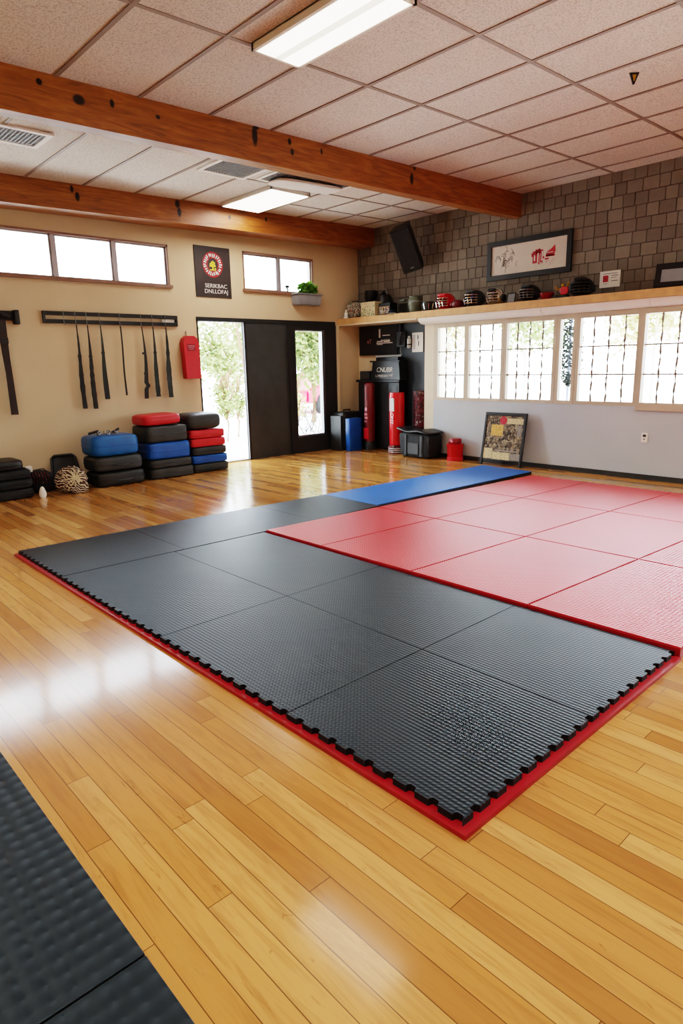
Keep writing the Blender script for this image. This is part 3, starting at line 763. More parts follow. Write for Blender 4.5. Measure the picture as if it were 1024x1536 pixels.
# ------------------------------------------------------------------ the nook
o = thing('panel_board', 'tall blue black board against the wall of the nook', 'board', (XB - .004, 7.54, .0), FR)
MB().box(-.6, .6, -.02, 0, 0, 2.175).build('panel', 'board', o)
MB().box(-.6, .6, -.024, -.02, 2.15, 2.175).box(-.6, -.58, -.024, -.02, 0, 2.15).build('edging', 'black', o)
t = thing('wall_sign', 'black sign with small white and pink marks high in the nook', 'sign', (XB - .03, 8.26, 1.66), FR)
MB().box(-.47, .47, -.025, 0, 0, .515, bev=.004).build('board', 'black', t)
b = MB()
b.box(.03, .07, -.028, -.025, .30, .45); b.box(-.03 + .0, .36, -.0275, -.025, .20, .215); b.box(-.02, .12, -.0275, -.025, .228, .245); b.box(-.02, .12, -.0275, -.025, .245 - .065, .245 - .055); b.box(.15, .3, -.0275, -.025, .225, .25); b.box(.12, .3, -.0275, -.025, .33, .345)
b.build('marks', 'letter', t)
text('lettering', 'nfl'.replace('fl', 'T'), .1, 'pink', t, (-.21, -.026, .24))
text('lettering', 'MASTERS', .05, 'letter', t, (.19, -.026, .25), sx=1.1)
t = thing('wall_phone', 'black handset device mounted between the sign and the notice', 'phone', (XB - .03, 7.68, 1.72), FR)
MB().box(-.10, .10, -.06, 0, .06, .32, bev=.012).box(-.07, -.005, -.05, 0, .30, .47, bev=.01).build('body', 'black', t)
MB().tube([(.0, -.085, .10), (.02, -.10, .2), (.06, -.085, .30)], [.026, .018, .026], 10).build('handset', 'blackmat', t)
MB().tube([(-.02, -.03, .06), (-.03, -.03, 0), (-.01, -.03, -.06), (-.04, -.01, -.1)], .006, 6).build('cord', 'lightgrey', t)
t = thing('wall_dispenser', 'small white canister on the wall left of the white notice', 'dispenser', (XB - .035, 7.50, 1.76), FR)
MB().lathe([(.028, 0), (.036, .02), (.036, .15), (.022, .165), (.022, .19), (.02, .2)], 16, (0, -.038, 0)).build('bottle', 'lightgrey', t, True)
MB().lathe([(.0365, .05), (.0365, .07)], 16, (0, -.038, 0)).build('band', 'black', t)
MB().box(-.03, .03, -.01, 0, .02, .16).build('holder', 'black', t)
t = thing('wall_notice', 'white printed notice on the dark board in the nook', 'notice', (XB - .03, 7.34, 1.69), FR)
MB().box(-.12, .12, -.012, 0, 0, .32, bev=.003).build('sheet', 'whitecard', t)
MB().box(-.085, -.078, -.0135, -.012, .05, .28).box(-.06, -.053, -.0135, -.012, .05, .28).box(-.085, -.053, -.0135, -.012, .05, .056).box(-.085, -.053, -.0135, -.012, .274, .28).box(.0, .012, -.0135, -.012, .2, .28).box(.018, .024, -.0135, -.012, .22, .27).box(.02, .034, -.0135, -.012, .10, .18).build('print', 'blackink', t)
t = thing('framed_board', 'white framed board on the nook wall under the black sign', 'frame', (XB - .028, 8.02, 1.26), FR)
MB().box(-.30, .30, -.018, 0, .36, .40).box(.24, .30, -.018, 0, 0, .36).box(-.30, -.27, -.018, 0, 0, .36).build('frame', 'lightgrey', t)
MB().box(-.27, .24, -.010, 0, 0, .36).build('backing', 'blackcloth', t)
MB().box(.255, .285, -.021, -.018, .31, .35).build('clip', 'grey', t)

t = thing('gear_cabinet', 'tall black cabinet standing in the nook', 'cabinet', (8.46, 8.05, 0), FR)
MB().box(-.52, .48, -.09, .10, .03, 1.19, bev=.006).build('body', 'black', t)
MB().box(-.55, .51, -.125, .11, 1.19, 1.235, bev=.012).build('lid', 'blackmat', t)
MB().box(-.48, .44, -.095, -.09, .08, 1.14).build('door', 'blackmat', t)
for x in (-.48, .40): MB().box(x, x + .05, -.08, .09, 0, .03).build('foot', 'black', t)
t = thing('lettered_box', 'black flared box with white lettering on top of the tall cabinet', 'box', (8.46, 7.88, 1.237), FR)
b = MB(); b.box(-.31, .31, -.10, .09, 0, .30)
for v in b.bm.verts:
    if v.co.z < .01: v.co.x *= 1.12; v.co.y *= 1.1
b.build('body', 'blackmat', t)
MB().box(-.37, .34, -.115, .10, .30, .325, bev=.004).box(-.28, .25, -.05, .09, .325, .385, bev=.004).build('lid', 'black', t)
text('lettering', 'CNUBR', .115, 'letter', t, (-.02, -.109, .165), rot=(PI / 2 - .03, 0, 0), shear=.2)
text('lettering', 'L-MEEDIAN MT', .062, 'letter', t, (-.02, -.1135, .062), rot=(PI / 2 - .03, 0, 0))
t = thing('small_case', 'small dark case beside the lettered box on the cabinet', 'case', (8.46, 8.40, 1.237), FR)
MB().box(-.12, .12, -.1, .08, 0, .15, bev=.01).build('body', 'charcoal', t)
MB().box(-.122, .122, -.102, .082, .10, .106).build('lid_seam', 'black', t)

def stand_bag(x, y, r, h, mat, basemat, lab, top=True, bh=.13, band=None):
    t = thing('punching_bag', lab, 'punching bag', (x, y, 0), FR, group='standing punching bags in the nook')
    MB().lathe([(r * 1.12, 0), (r * 1.15, bh * .3), (r * 1.1, bh * .85), (r * .9, bh)], 24).build('base', basemat, t, True, 40)
    MB().lathe([(r * .96, bh), (r, bh + .02), (r, h - r * .7), (r * .93, h - r * .35), (r * .7, h - r * .1), (r * .3, h)] if top else [(r * .96, bh), (r, bh + .02), (r, h - .03), (r * .94, h)], 24).build('bag', mat, t, True, 40)
    return t
t = stand_bag(8.21, 8.13, .095, 1.19, 'maroon', 'blackmat', 'slim maroon standing bag on a black base before the cabinet', bh=.16)
MB().box(-.06, .06, -.0985, -.088, .2, .40, bev=.004).build('patch', 'redvinyl', t)
MB().box(-.04, .03, -.0985, -.09, .62, .66).box(-.03, .04, -.0985, -.09, .56, .6).box(-.04, .02, -.0985, -.09, .5, .53).box(-.02, .03, -.0985, -.09, .7, .76).build('marks', 'pink', t)
t = stand_bag(8.17, 7.44, .13, 1.03, 'redgloss', 'speck', 'bright red standing bag with a white panel and dark patterned base', False, bh=.15)
MB().box(-.045, .055, -.136, -.12, .72, .94, bev=.004).build('patch', 'lightgrey', t)
text('lettering', 'OMY', .085, 'letter', t, (.01, -.133, .60), rot=(PI / 2, PI / 2, 0))
b = MB()
for z in (.03, .06, .09): b.lathe([(.151, z), (.151, z + .008)], 24)
b.build('stripes', 'letter', t)
t = stand_bag(8.44, 7.13, .135, 1.05, 'speck', 'black', 'black and red speckled bag behind the black equipment bag', False)
t = thing('hard_case', 'black upright case in the corner of the nook', 'case', (8.055, 8.56, 0))
MB().box(-.22, .22, -.15, .15, .02, .68, bev=.03, seg=3).build('shell', 'blackmat', t, True)
MB().box(-.225, -.14, -.155, .0, .03, .67, bev=.03, seg=3).build('corner_guard', 'greyblack', t, True)
MB().tube([(-.08, 0, .675), (-.08, 0, .71), (.08, 0, .71), (.08, 0, .675)], .012, 8).build('handle', 'black', t)
for x in (-.16, .16): MB().box(x - .03, x + .03, -.1, .1, 0, .03).build('foot', 'black', t)
t = thing('foam_block', 'bright blue foam block standing in front of the black case', 'foam block', (7.95, 8.28, 0))
MB().box(-.15, .15, -.06, .06, 0, .58, bev=.018, seg=3).build('block', 'blueviolet', t, True)
MB().box(-.09, -.085, -.0615, -.06, .04, .56).build('seam', 'bluevinyl', t)
t = thing('folded_mat', 'thin grey black folded mat against the door post', 'mat', (7.785, 8.60, 0), 0)
MB().box(-.03, -.004, -.20, .08, 0, .62, bev=.008).build('leaf', 'charcoal', t); MB().box(.004, .03, -.20, .08, 0, .62, bev=.008).build('leaf', 'blackmat', t)

t = thing('equipment_bag', 'black equipment bag with open flap between the red bag and red bucket', 'bag', (8.08, 6.84, 0), FR - .06)
b = MB(); b.pad(.70, .32, .40, 9, bulge=.015)
for v in b.bm.verts:
    k = v.co.z / .4; v.co.x *= .9 + .13 * k; v.co.y += .006 * math.sin(v.co.x * 40)
b.build('body', 'blackcloth', t, True, 50)
b = MB(); b.pad(.80, .42, .045, 5, z0=.405, cx=-.02, cy=0)
for v in b.bm.verts: v.co.z += .05 * max(0, -v.co.x * 1.2) + .012 * math.sin(v.co.x * 14)
b.build('flap', 'blackmat', t, True, 50)
b = MB()
for x in (-.17, .17): b.box(x - .02, x + .02, -.175, -.165, .03, .37, bev=.003)
b.build('strap', 'charcoal', t)
MB().box(-.12, .12, -.178, -.166, .06, .24, bev=.004).build('pocket', 'charcoal', t)
b = MB()
for x in (.20, .33): b.tube([(x, -.172, .36), (x + .02, -.185, .2), (x + .01, -.175, .05)], .01, 6)
b.build('piping', 'greyblack', t)
t = thing('bucket', 'red bucket with a dark red lid on the floor by the window wall', 'bucket', (8.13, 6.17, 0), FR)
MB().lathe([(.115, 0), (.12, .01), (.128, .24), (.135, .25), (.135, .262), (.12, .262)], 28).build('pail', 'redgloss', t, True, 40)
MB().lathe([(.116, -.0005), (.124, .0), (.128, .055), (.120, .06)], 28).build('rim', 'redvinyl', t, True, 40)
MB().lathe([(.095, .262), (.10, .275), (.10, .33), (.09, .345), (.03, .35)], 28).build('lid', 'darkred', t, True, 40)
MB().box(-.05, -.015, -.104, -.09, .30, .32).box(.0, .03, -.104, -.09, .295, .32).build('marks', 'pink', t)

# A-frame panel leaning on the window wall
t = thing('leaning_board', 'black framed collage board on short legs leaning at the window wall', 'board', (8.075, 5.30, 0), rot=(math.radians(-10), 0, FR))
W, H = .66, .78
b = MB()
for s in (-1, 1): b.box(s * W / 2 - .018, s * W / 2 + .018, -.03, .0, .0, H - .03, bev=.004)
b.box(-W / 2 - .018, W / 2 + .018, -.03, 0, H - .045, H, bev=.006); b.box(-W / 2, W / 2, -.025, -.003, .075, .09)
b.build('frame', 'black', t)
MB().box(-W / 2 + .018, W / 2 - .018, -.02, -.008, .09, H - .045).build('sheet', scribble_mat('collage print', '#3f372f', ['#8f7f66', '#55493c', '#b09f80', '#6b5b46', '#2c2723', '#a08a68'], (26, 26), .53), t)
def patch(nm, mt_, *qs):
    for x0, x1, z0, z1 in qs: MB().box(x0, x1, -.0225, -.02, z0, z1).build(nm, mt_, t)
patch('yellow_patch', P('ochre paper', '#cfa04a', .5, .25, 30), (-.22, -.02, .44, .60))
patch('cream_strip', P('cream newsprint', '#c9b78c', .5, .3, 40), (-.31, -.16, .10, .25), (-.15, -.005, .095, .2), (.0, .14, .095, .2), (.03, .30, .62, .70))
patch('grey_strip', P('grey newsprint', '#8d847a', .5, .35, 60), (.15, .31, .1, .19), (-.12, .29, .215, .235), (-.10, .28, .255, .262), (.22, .29, .44, .6))
b = MB(); b.lathe([(.06, 0), (.06, .002)], 20, (-.0, 0, 0), Matrix.Translation((-.03, -.022, .665)) @ Matrix.Rotation(PI / 2, 4, 'X')); b.build('red_spot', 'redink', t)
text('lettering', 'TOSHI', .085, 'blackink', t, (-.19, -.0215, .66))
b = MB()
for i in range(20):
    x = -.02 + R.random() * .28; z = .30 + R.random() * .27; l = .02 + R.random() * .05
    if i % 2: b.box(x, x + l, -.022, -.02, z, z + .006)
    else: b.box(x, x + .006, -.022, -.02, z, z + l)
b.build('print_lines', 'cream', t)['kind'] = 'stuff'

t = thing('wall_outlet', 'white power outlet on the pale wall under the windows', 'outlet', (XW, 3.34, .47), FR)
MB().box(-.04, .04, -.008, -.001, 0, .12, bev=.003).build('plate', 'white', t)
MB().box(-.02, .02, -.011, -.008, .07, .10, bev=.002).box(-.008, .008, -.010, -.008, .035, .05).build('socket', 'blackink', t)

# ------------------------------------------------------------------ on the block wall
t = thing('wall_speaker', 'black loudspeaker tilted down on the block wall', 'speaker', (8.40, 7.24, 3.0), rot=(math.radians(26), math.radians(-13), FR + math.radians(22)))
b = MB(); q = [(-.17, -.14), (.17, -.14), (.12, .14), (-.12, .14)]
b.prism(q, 0, .70); bmesh.ops.bevel(b.bm, geom=list(b.bm.edges), offset=.012, segments=2, affect='EDGES'); b.build('cabinet', 'blackmat', t)
MB().box(-.15, .15, -.152, -.139, .03, .67, bev=.006).build('grille', 'blackcloth', t)
MB().box(-.03, .03, -.155, -.152, .06, .075).build('badge', 'steel', t)
MB().tube([(.02, .14, .45), (.02, .24, .47)], .02, 8).box(-.06, .10, .145, .16, .36, .54).build('bracket', 'black', t)
t = thing('framed_print', 'long black framed print with scribbles and red marks on the block wall', 'picture', (XB - .014, 5.305, 2.68), FR)
W, H, k = 1.35, .545, .07
MB().box(-W / 2, W / 2, -.035, 0, 0, k).box(-W / 2, W / 2, -.035, 0, H - k, H).box(-W / 2, -W / 2 + k, -.035, 0, k, H - k).box(W / 2 - k, W / 2, -.035, 0, k, H - k).build('frame', 'black', t)
MB().box(-W / 2 + k, W / 2 - k, -.012, 0, k, H - k).build('sheet', P('print paper', '#cfc2b4', .6, .04, 4), t)
b = MB()
for i in range(34):
    x, z = -.34 + R.gauss(0, .075), .27 + R.gauss(0, .05); a = R.random() * PI; l = .03 + .05 * R.random()
    p = [(x + math.cos(a + .5 * j) * l * j * .4, -.0135, z + math.sin(a + .6 * j) * l * j * .4) for j in range(4)]
    b.tube(p, .0022, 4)
b.build('sketch_lettering', 'blackink', t)['kind'] = 'stuff'
b = MB()
for x0, x1, z0, z1 in ((.08, .15, .17, .33), (.12, .2, .29, .35), (.17, .19, .15, .36), (.2, .24, .17, .34), (.06, .09, .26, .31), (.21, .26, .22, .25), (.29, .42, .235, .26), (.27, .33, .20, .22)):
    b.box(x0, x1, -.0145, -.012, z0, z1)
b.prism([(.28, .24), (.40, .24), (.43, .30), (.42, .38), (.36, .33), (.30, .30)], .012, .0145, Matrix.Rotation(PI / 2, 4, 'X'))
b.build('red_marks', 'redink', t)
MB().box(.16, .172, -.0155, -.0145, .18, .3).box(.30, .40, -.0155, -.0145, .285, .292).box(.10, .12, -.0155, -.0145, .2, .28).box(.22, .235, -.0155, -.0145, .19, .32).build('white_gaps', 'whitecard', t)
b = MB()
for i in range(14):
    x, z = .05 + .36 * R.random(), .14 + .08 * R.random(); b.tube([(x, -.0135, z), (x + R.gauss(0, .02), -.0135, z - .02 - .03 * R.random())], .0018, 4)
b.build('splashes', 'pink', t)
t = thing('wall_card', 'small white card with a red square on the wall above the shelf', 'card', (XB - .014, 4.08, 2.42), FR)
MB().box(-.135, .135, -.015, 0, 0, .205, bev=.003).build('sheet', 'whitecard', t)
MB().box(-.09, -.02, -.0165, -.015, .07, .15).build('red_square', 'redink', t)
MB().box(-.09, .10, -.0162, -.015, .168, .174).box(.02, .11, -.0162, -.015, .14, .147).box(.02, .09, -.0162, -.015, .115, .12).box(.02, .11, -.0162, -.015, .075, .082).box(-.07, -.04, -.0168, -.0165, .1, .106).box(-.08, -.03, -.0162, -.015, .045, .05).build('print', 'blackink', t)

# ------------------------------------------------------------------ things along the shelf
ZX = ZS1 + .001
def headgear(y, w, h, mat, lab, cage='silver', x=8.30, pad='blackmat', rz=0):
    t = thing('headgear', lab, 'headgear', (x, y, ZX), FR + rz, group='sparring headgear on the shelf')
    b = MB(); b.sphere(1, (0, 0, 0), (1, 1, 1), 24, 14)
    dele = [f_ for f_ in b.bm.faces if f_.calc_center_median().y < -.62 and -.62 < f_.calc_center_median().z < .42]
    bmesh.ops.delete(b.bm, geom=dele, context='FACES')
    for v in b.bm.verts:
        z = v.co.z; k = 1 if z > -.2 else 1 - .12 * (-.2 - z)
        v.co = (v.co.x * w / 2 * k, v.co.y * w * .52 * k, (max(z, -.86) + .86) / 1.86 * h)
    r = bmesh.ops.solidify(b.bm, geom=list(b.bm.faces), thickness=.012)
    b.build('shell', mat, t, True, 50)
    b = MB()
    for s in (-1, 1): b.pad(.05, .09, h * .38, 3, z0=h * .22, cx=s * w * .47)
    b.build('ear_guard', pad, t, True, 60)
    g = MB()
    for i in range(4):
        z = h * (.22 + .15 * i); g.tube([(-w * .38, -w * .33, z), (-w * .2, -w * .54, z), (0, -w * .60, z), (w * .2, -w * .54, z), (w * .38, -w * .33, z)], .007, 6)
    for x_ in (-w * .2, 0, w * .2): g.tube([(x_, -w * .5, h * .16), (x_, -w * .57, h * .45), (x_, -w * .5, h * .74)], .006, 6)
    g.build('face_cage', cage, t, True)
    MB().pad(w * .5, .04, h * .16, 3, z0=h * .8, cy=-w * .38).build('brow_pad', pad, t, True, 60)
    return t
t = thing('floral_pouch', 'mottled floral pouch at the corner end of the shelf', 'pouch', (8.33, 8.58, ZX), FR)
MB().pad(.34, .26, .28, 3.2).build('body', 'floral', t, True, 60)
MB().tube([(-.1, 0, .25), (-.06, 0, .30), (.06, 0, .30), (.1, 0, .25)], .01, 6).build('handle', 'charcoal', t)
t = thing('figurine', 'small white figurine at the front of the shelf corner', 'figurine', (8.14, 8.62, ZX), FR)
MB().lathe([(.045, 0), (.048, .02), (.03, .05), (.038, .085), (.018, .11), (.012, .115)], 16).build('body', 'white', t, True, 60)
MB().sphere(.022, (0, 0, .13)).build('head', 'white', t, True)
t = thing('trophy_cup', 'black two handled trophy cup standing tall at the back corner', 'trophy', (8.49, 8.34, ZX), FR)
MB().lathe([(.085, 0), (.085, .06), (.03, .09), (.025, .20), (.06, .24), (.10, .30), (.11, .44), (.115, .46), (.10, .455), (.08, .32)], 24).build('cup', 'black', t, True, 40)
for s in (-1, 1): MB().tube([(s * .10, 0, .43), (s * .15, 0, .42), (s * .155, 0, .34), (s * .09, 0, .29)], .010, 8).build('handle', 'black', t, True)
MB().box(-.05, .05, -.092, -.08, .015, .045).build('plaque', 'silver', t)
t = thing('kettle', 'round black pot with a lid beside the trophy cup', 'pot', (8.48, 8.02, ZX), FR)
MB().lathe([(.10, 0), (.125, .05), (.13, .14), (.12, .30), (.10, .36), (.03, .40), (.015, .43)], 24).build('body', 'blackmat', t, True, 40)
MB().tube([(-.09, 0, .33), (-.07, -.02, .45), (.07, -.02, .45), (.09, 0, .33)], .009, 8).build('handle', 'steel', t)
t = thing('painted_box', 'cream box painted with green sprigs on the shelf', 'box', (8.23, 8.08, ZX), FR)
MB().box(-.17, .17, -.09, .08, 0, .21, bev=.006).build('body', 'cream', t)
MB().box(-.175, .175, -.095, .085, .21, .24, bev=.006).build('lid', 'cream', t)
b = MB()
for i in range(50): x, z = R.uniform(-.15, .15), R.random() ** 1.6 * .15 + .01; b.face([(x, -.0915, z), (x + .014, -.0915, z + .006), (x + .006, -.0915, z + .02), (x - .006, -.0915, z + .012)])
b.build('sprig_pattern', 'greenink', t)['kind'] = 'stuff'
t = thing('display_case', 'dark display case with tan front right of the painted box', 'case', (8.28, 7.74, ZX), FR)
MB().box(-.13, .13, -.09, .09, 0, .20, bev=.006).build('body', 'black', t)
MB().box(-.11, .11, -.094, -.09, .02, .13).build('front', 'floral', t)
MB().box(-.115, .115, -.1, -.09, .13, .14).box(-.03, -.02, -.1, -.09, .02, .13).build('mullion', 'tan', t)
headgear(7.46, .24, .25, 'olive', 'olive green headgear shell on the shelf', 'charcoal', x=8.42, pad='olive')
t = thing('cap', 'dark blue cap with white rim in front of the olive headgear', 'cap', (8.14, 7.52, ZX), FR)
MB().sphere(.075, (0, 0, 0), (1, 1, .95), 20, 12).build('crown', P('navy felt', '#1a2136', .7), t, True)
for v in t.children[0].data.vertices: v.co.z = max(0, v.co.z)
MB().lathe([(.078, .0), (.078, .016)], 24).build('band', 'white', t)
MB().prism([(math.cos(a) * .085, -.03 + math.sin(a) * .11) for a in [PI + PI * i / 10 for i in range(11)]], 0, .008).build('visor', 'black', t)
t = thing('grey_jar', 'grey green glazed jar with a wide mouth on the shelf', 'jar', (8.30, 7.15, ZX), FR)
MB().lathe([(.09, 0), (.115, .05), (.125, .13), (.11, .21), (.095, .235), (.105, .255), (.09, .25), (.10, .2)], 24).build('body', 'olive', t, True, 40)
MB().lathe([(.118, .165), (.123, .175), (.116, .185)], 24).build('band', 'grey', t, True)
t = thing('small_cup', 'low dark cup with silver trim left of the red headgear', 'cup', (8.28, 6.87, ZX), FR)
MB().lathe([(.06, 0), (.09, .03), (.10, .13), (.095, .15), (.085, .14)], 20).build('bowl', 'charcoal', t, True, 40)
b = MB()
for i in range(8): a = i * PI / 4; b.tube([(.085 * math.cos(a), .085 * math.sin(a), .03), (.106 * math.cos(a), .106 * math.sin(a), .12)], .008, 6)
b.build('trim', 'silver', t)
headgear(6.53, .30, .25, 'redgloss', 'bright red headgear with silver cage on the shelf', 'silver', pad='redvinyl')
t = thing('boxing_glove', 'dark maroon boxing glove lying right of the red headgear', 'glove', (8.27, 6.25, ZX), FR)
MB().pad(.17, .20, .13, 2.6, cy=-.03).build('mitt', 'maroon', t, True, 60)
MB().pad(.06, .12, .07, 2.6, z0=.03, cx=-.09, cy=-.03).build('thumb', 'maroon', t, True, 60)
MB().lathe([(.055, 0), (.06, .08)], 16, (0, 0, 0), Matrix.Translation((.0, .13, .06)) @ Matrix.Rotation(PI / 2, 4, 'X')).build('cuff', 'black', t)
headgear(5.99, .32, .25, 'charcoal', 'charcoal headgear with bright silver cage, left of the all silver one', 'silver')
headgear(5.62, .28, .24, 'silver', 'silver headgear with black padding on the shelf', 'silver', pad='black')
t = thing('photo_stand', 'small dark easel frame between the silver and the black headgear', 'frame', (8.27, 5.35, ZX), rot=(math.radians(-12), 0, FR))
MB().box(-.07, -.055, -.012, 0, 0, .15).box(.055, .07, -.012, 0, 0, .15).box(-.07, .07, -.012, 0, .135, .15).box(-.07, .07, -.012, 0, 0, .015).build('frame', 'charcoal', t)
MB().box(-.055, .055, -.008, -.002, .015, .135).build('picture', 'grey', t)
MB().box(-.01, .01, 0, .008, .0, .12).build('strut', 'black', t)
headgear(5.07, .29, .235, 'black', 'glossy black headgear with dark cage, second black one from the white card', 'steel', pad='black')
t = thing('red_bowl', 'small dark red bowl left of the gold trophy', 'bowl', (8.28, 4.80, ZX), FR)
MB().lathe([(.05, 0), (.055, .015), (.09, .06), (.10, .095), (.093, .095), (.06, .03)], 24).build('bowl', 'darkred', t, True, 40)
MB().lathe([(.10, .09), (.103, .095), (.10, .1)], 24).build('rim', 'maroon', t)
t = thing('gold_trophy', 'gold and red trophy figure on the shelf', 'trophy', (8.29, 4.57, ZX), FR)
MB().box(-.08, .08, -.05, .05, 0, .045, bev=.005).build('base', 'black', t)
b = MB(); b.lathe([(.05, .045), (.03, .07), (.045, .1), (.03, .14), (.012, .155)], 14); b.sphere(.024, (0, 0, .175)); b.tube([(-.02, 0, .135), (-.075, -.02, .12), (-.09, -.03, .17)], .012, 8); b.tube([(.02, 0, .135), (.08, -.02, .15), (.095, -.02, .21)], .012, 8)
b.build('figure', 'gold', t, True)
MB().pad(.12, .03, .10, 3, z0=.05, cx=.05, cy=-.05).build('ribbon', 'redvinyl', t, True)
headgear(4.31, .32, .245, 'blackmat', 'large black headgear beside the white card on the wall', 'charcoal', pad='black', rz=.3)
t = thing('monitor', 'tilted black boxed screen with grey face at the right end', 'monitor', (8.36, 3.20, ZX + .03), rot=(math.radians(-16), 0, FR + .2))
MB().box(-.20, .20, -.03, .05, .0, .28, bev=.01).build('case', 'black', t)
MB().box(-.13, .18, -.034, -.03, .05, .20).build('screen', 'grey', t)
MB().box(-.08, .08, .05, .10, 0, .12).build('stand', 'blackmat', t)

# ------------------------------------------------------------------ outdoors
struct(MB().box(-40, 60, YB + .16, 60, -.14, -.02).box(XB + .13, 60, -40, YB + .16, -.14, -.02).build('ground', 'concrete'))
def tree(x, y, h, cr, lab, leaf='leaf', trunk='bark', n=900, branches=(), base=None, leafs=.16, zc_=None, rz=None, name='tree', cat='tree', thick=1):
    t = thing(name, lab, cat, (x, y, -.02), group='trees and bushes outside')
    zc_ = h * .62 if zc_ is None else zc_; rz = h * .38 if rz is None else rz
    b = MB(); b.tube([(0, 0, 0), (.06, .02, zc_ * .4), (-.03, 0, zc_ * .8), (.02, 0, zc_ + rz * .5)], [.07 * cr * thick, .055 * cr * thick, .04 * cr * thick, .015], 8)
    for br in branches: b.tube(br, [.055 - .03 * i / (len(br) - 1) for i in range(len(br))], 7)
    for i in range(7):
        a = i * .9; b.tube([(0, 0, zc_ * .5 + .08 * i), (cr * .4 * math.cos(a), cr * .4 * math.sin(a), zc_ + .1 * i), (cr * .7 * math.cos(a), cr * .7 * math.sin(a), zc_ + rz * .4)], [.03 * thick, .02 * thick, .008 * thick], 5)
    b.build('trunk', trunk, t)
    b = MB(); cl = []
    for _ in range(16):
        d = Vector((R.gauss(0, 1), R.gauss(0, 1), R.gauss(0, 1))).normalized() * R.random() ** .5 * .62
        cl.append(Vector((d.x * cr, d.y * cr, zc_ + d.z * rz)))
    for c in cl: plant_leaves(b, n // 16, c, cr * .42, cr * .42, rz * .42, leafs)
    b.build('crown', leaf, t)
    return t
tree(9.35, 13.2, 3.2, 1.25, 'leaning tree with a long bare bough seen through the open doorway', n=1500, branches=([(0, 0, .8), (-.45, -.3, 1.25), (-.62, -.5, 1.5), (-.8, -.6, 2.1), (-.98, -.7, 2.9)],), zc_=2.1, rz=1.15, leafs=.13)
tree(7.38, 11.5, 1.4, .36, 'small round bush left of the white path', 'leaf', n=420, zc_=.9, rz=.5, leafs=.09, name='bush', cat='bush')
tree(8.05, 12.1, 1.5, .36, 'low olive bush at the end of the white path', 'leaf', n=420, zc_=.8, rz=.6, leafs=.09, name='bush', cat='bush')
tree(11.9, 18.6, 3.6, 1.8, 'broad green tree behind the leaning tree outside', 'leaf', n=1900, zc_=2.0, rz=1.7)
tree(11.55, 13.6, 3.2, 1.2, 'dense green tree seen through the glass door', 'leaf', n=2600, zc_=1.95, rz=1.2, leafs=.13)
tree(15.9, 20.5, 4.2, 1.7, 'grey green tree behind the red car', 'leafdark', n=1200, zc_=2.3, rz=1.9)
tree(9.75, 12.1, 1.4, .38, 'pale green bush at the left of the glass door view', 'leafdry', n=320, zc_=.8, rz=.6, leafs=.09, name='bush', cat='bush')
t = thing('twiggy_shrub', 'bare curly dark twigs outside the glass door', 'shrub', (8.25, 9.9, -.02))
b = MB()
for i in range(13):
    x = R.uniform(-.35, .35); y = R.uniform(-.15, .15); p = []; a = R.uniform(0, 6)
    for k in range(9): p.append((x, y, .02 + .08 * k)); a += R.uniform(-.9, .9); x += .06 * math.cos(a); y += .02 * math.sin(a)
    b.tube(p, [.014 - .0012 * k for k in range(9)], 5)
for c, r in (((-.12, 0, .42), .12), ((.15, .02, .3), .08), ((.02, 0, .62), .09)): b.torus(r, .009, seg=18, rs=5, m=Matrix.Translation(c) @ Matrix.Rotation(PI / 2, 4, 'X'))
b.build('twigs', 'blackink', t)
b = MB(); plant_leaves(b, 30, (0, 0, .35), .35, .15, .3, .05); b.build('leaves', 'leafdark', t)
t = thing('car', 'red car parked beyond the glass door', 'car', (15.0, 16.9, -.02), math.radians(10))
sec = [(-2.0, .35), (-2.0, .75), (-1.7, .88), (-1.0, .95), (-.5, 1.32), (.7, 1.36), (1.35, .98), (1.95, .9), (2.05, .55), (2.0, .32)]
b = MB(); b.prism(sec, -.8, .8, Matrix.Rotation(PI / 2, 4, 'X')); bmesh.ops.bevel(b.bm, geom=list(b.bm.edges), offset=.06, segments=2, affect='EDGES'); b.build('body', 'carred', t, True)
MB().prism([(-.9, .97), (-.45, 1.27), (.65, 1.30), (1.2, .98)], -.81, .81, Matrix.Rotation(PI / 2, 4, 'X')).build('side_windows', 'darkglass', t)
for x in (-1.25, 1.25):
    for y in (-.74, .74):
        w = MB().lathe([(.30, -.1), (.33, -.06), (.33, .06), (.30, .1)], 24, m=Matrix.Translation((x, y, .33)) @ Matrix.Rotation(PI / 2, 4, 'X')).build('wheel', 'rubber', t, True)
        MB().lathe([(.17, -.11), (.18, .11)], 16, m=Matrix.Translation((x, y, .33)) @ Matrix.Rotation(PI / 2, 4, 'X')).build('hub', 'steel', w)
for x, y, h, cr, lf, lab in ((21.5, 17.0, 4.6, 1.9, 'leafdry', 'pale tree farthest left beyond the barred windows'), (19.5, 12.0, 4.6, 1.8, 'leaf', 'green tree beyond the third barred window'), (20.5, 8.2, 4.4, 1.8, 'leafdry', 'pale tree beyond the wide barred window right of the narrow pane'), (19.0, 4.2, 4.0, 1.7, 'leaf', 'olive tree beyond the rightmost barred window')):
    tree(x, y, h, cr, lab, lf, 'barkwhite', n=1500, zc_=h * .62, rz=h * .38, thick=.45)
t = thing('cypress', 'dark narrow cypress on a thin pole trunk behind the narrow pane', 'tree', (9.6, 5.12, -.02))
MB().tube([(0, 0, 0), (0, 0, 1.3), (0, 0, 2.6)], [.022, .02, .01], 8).build('trunk', P('blue grey pole', '#7c86a0', .5), t)
b = MB()
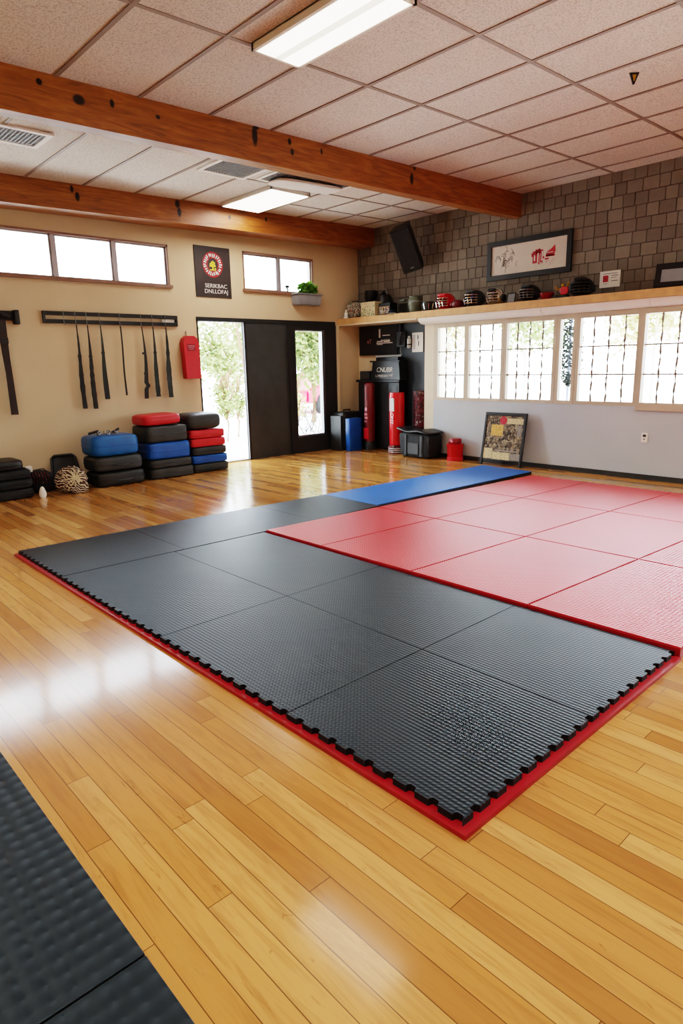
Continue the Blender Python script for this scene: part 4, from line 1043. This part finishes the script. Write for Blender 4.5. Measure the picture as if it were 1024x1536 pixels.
for i in range(2600):
    u = R.random(); z = 1.12 + 1.6 * u; r = .22 * min(1, u * 6 + .05) * (1 - .25 * u) * R.random() ** .5; a = R.random() * 6.28
    p = Vector((r * math.cos(a), r * math.sin(a), z)); e = Euler((R.random() * 6, R.random() * 6, R.random() * 6)).to_matrix(); k = .05
    b.face([p + e @ Vector(v) * k for v in ((0, -.6, 0), (.25, 0, 0), (0, .6, 0), (-.25, 0, 0))])
b.build('foliage', leafm('cypress needles', '#080e0b', '#1b2922'), t)

# ------------------------------------------------------------------ light
w = bpy.data.worlds.new('sky'); SC.world = w; w.use_nodes = True; nt = w.node_tree; nt.nodes.clear()
tc = nt.nodes.new('ShaderNodeTexCoord'); sx = nt.nodes.new('ShaderNodeSeparateXYZ'); nt.links.new(tc.outputs['Generated'], sx.inputs[0])
cr = nt.nodes.new('ShaderNodeValToRGB'); nt.links.new(sx.outputs[2], cr.inputs[0])
cr.color_ramp.elements[0].color = (.86, .93, 1, 1); cr.color_ramp.elements[1].color = (.72, .85, 1, 1); cr.color_ramp.elements[1].position = .8
bg = nt.nodes.new('ShaderNodeBackground'); bg.inputs[1].default_value = 19; nt.links.new(cr.outputs[0], bg.inputs[0])
wo = nt.nodes.new('ShaderNodeOutputWorld'); nt.links.new(bg.outputs[0], wo.inputs[0])
def sun(name, d, s, col, ang):
    l = bpy.data.lights.new(name, 'SUN'); l.energy = s; l.color = col; l.angle = math.radians(ang)
    o = bpy.data.objects.new(name, l); COL.objects.link(o); o.rotation_euler = Vector(d).to_track_quat('-Z', 'Y').to_euler(); return o
sun('sun', (.28, .32, -1), 6, (1, .95, .86), .6)
def lamp(x, y, z, sx_, sy_, p, col=(1, .97, .93)):
    l = bpy.data.lights.new('ceiling_or_fill_lamp', 'AREA'); l.shape = 'RECTANGLE'; l.size = sx_; l.size_y = sy_; l.energy = p * .42; l.color = col
    o = bpy.data.objects.new('ceiling_or_fill_lamp', l); COL.objects.link(o); o.location = (x, y, z)
for x, y, sx_, sy_, p in ((3.245, 3.55, .4, 1.1, 8), (5.71, 7.64, .6, 1.1, 62), (.31, .8, .6, 1.1, 95), (3.9, -1, .6, 1.1, 95), (6.6, .4, .6, 1.1, 85), (-.4, 4.8, .6, .8, 105)):  # first two sit under visible fixtures, the rest are added fill
    lamp(x, y, cz(x) - .08, sx_, sy_, p)

SC.view_settings.view_transform = 'Filmic'; SC.view_settings.look = 'High Contrast'; SC.view_settings.exposure = .14
SC.cycles.use_denoising = True
SC.cycles.max_bounces = 8
SC.cycles.transparent_max_bounces = 12
SC.cycles.sample_clamp_indirect = 8
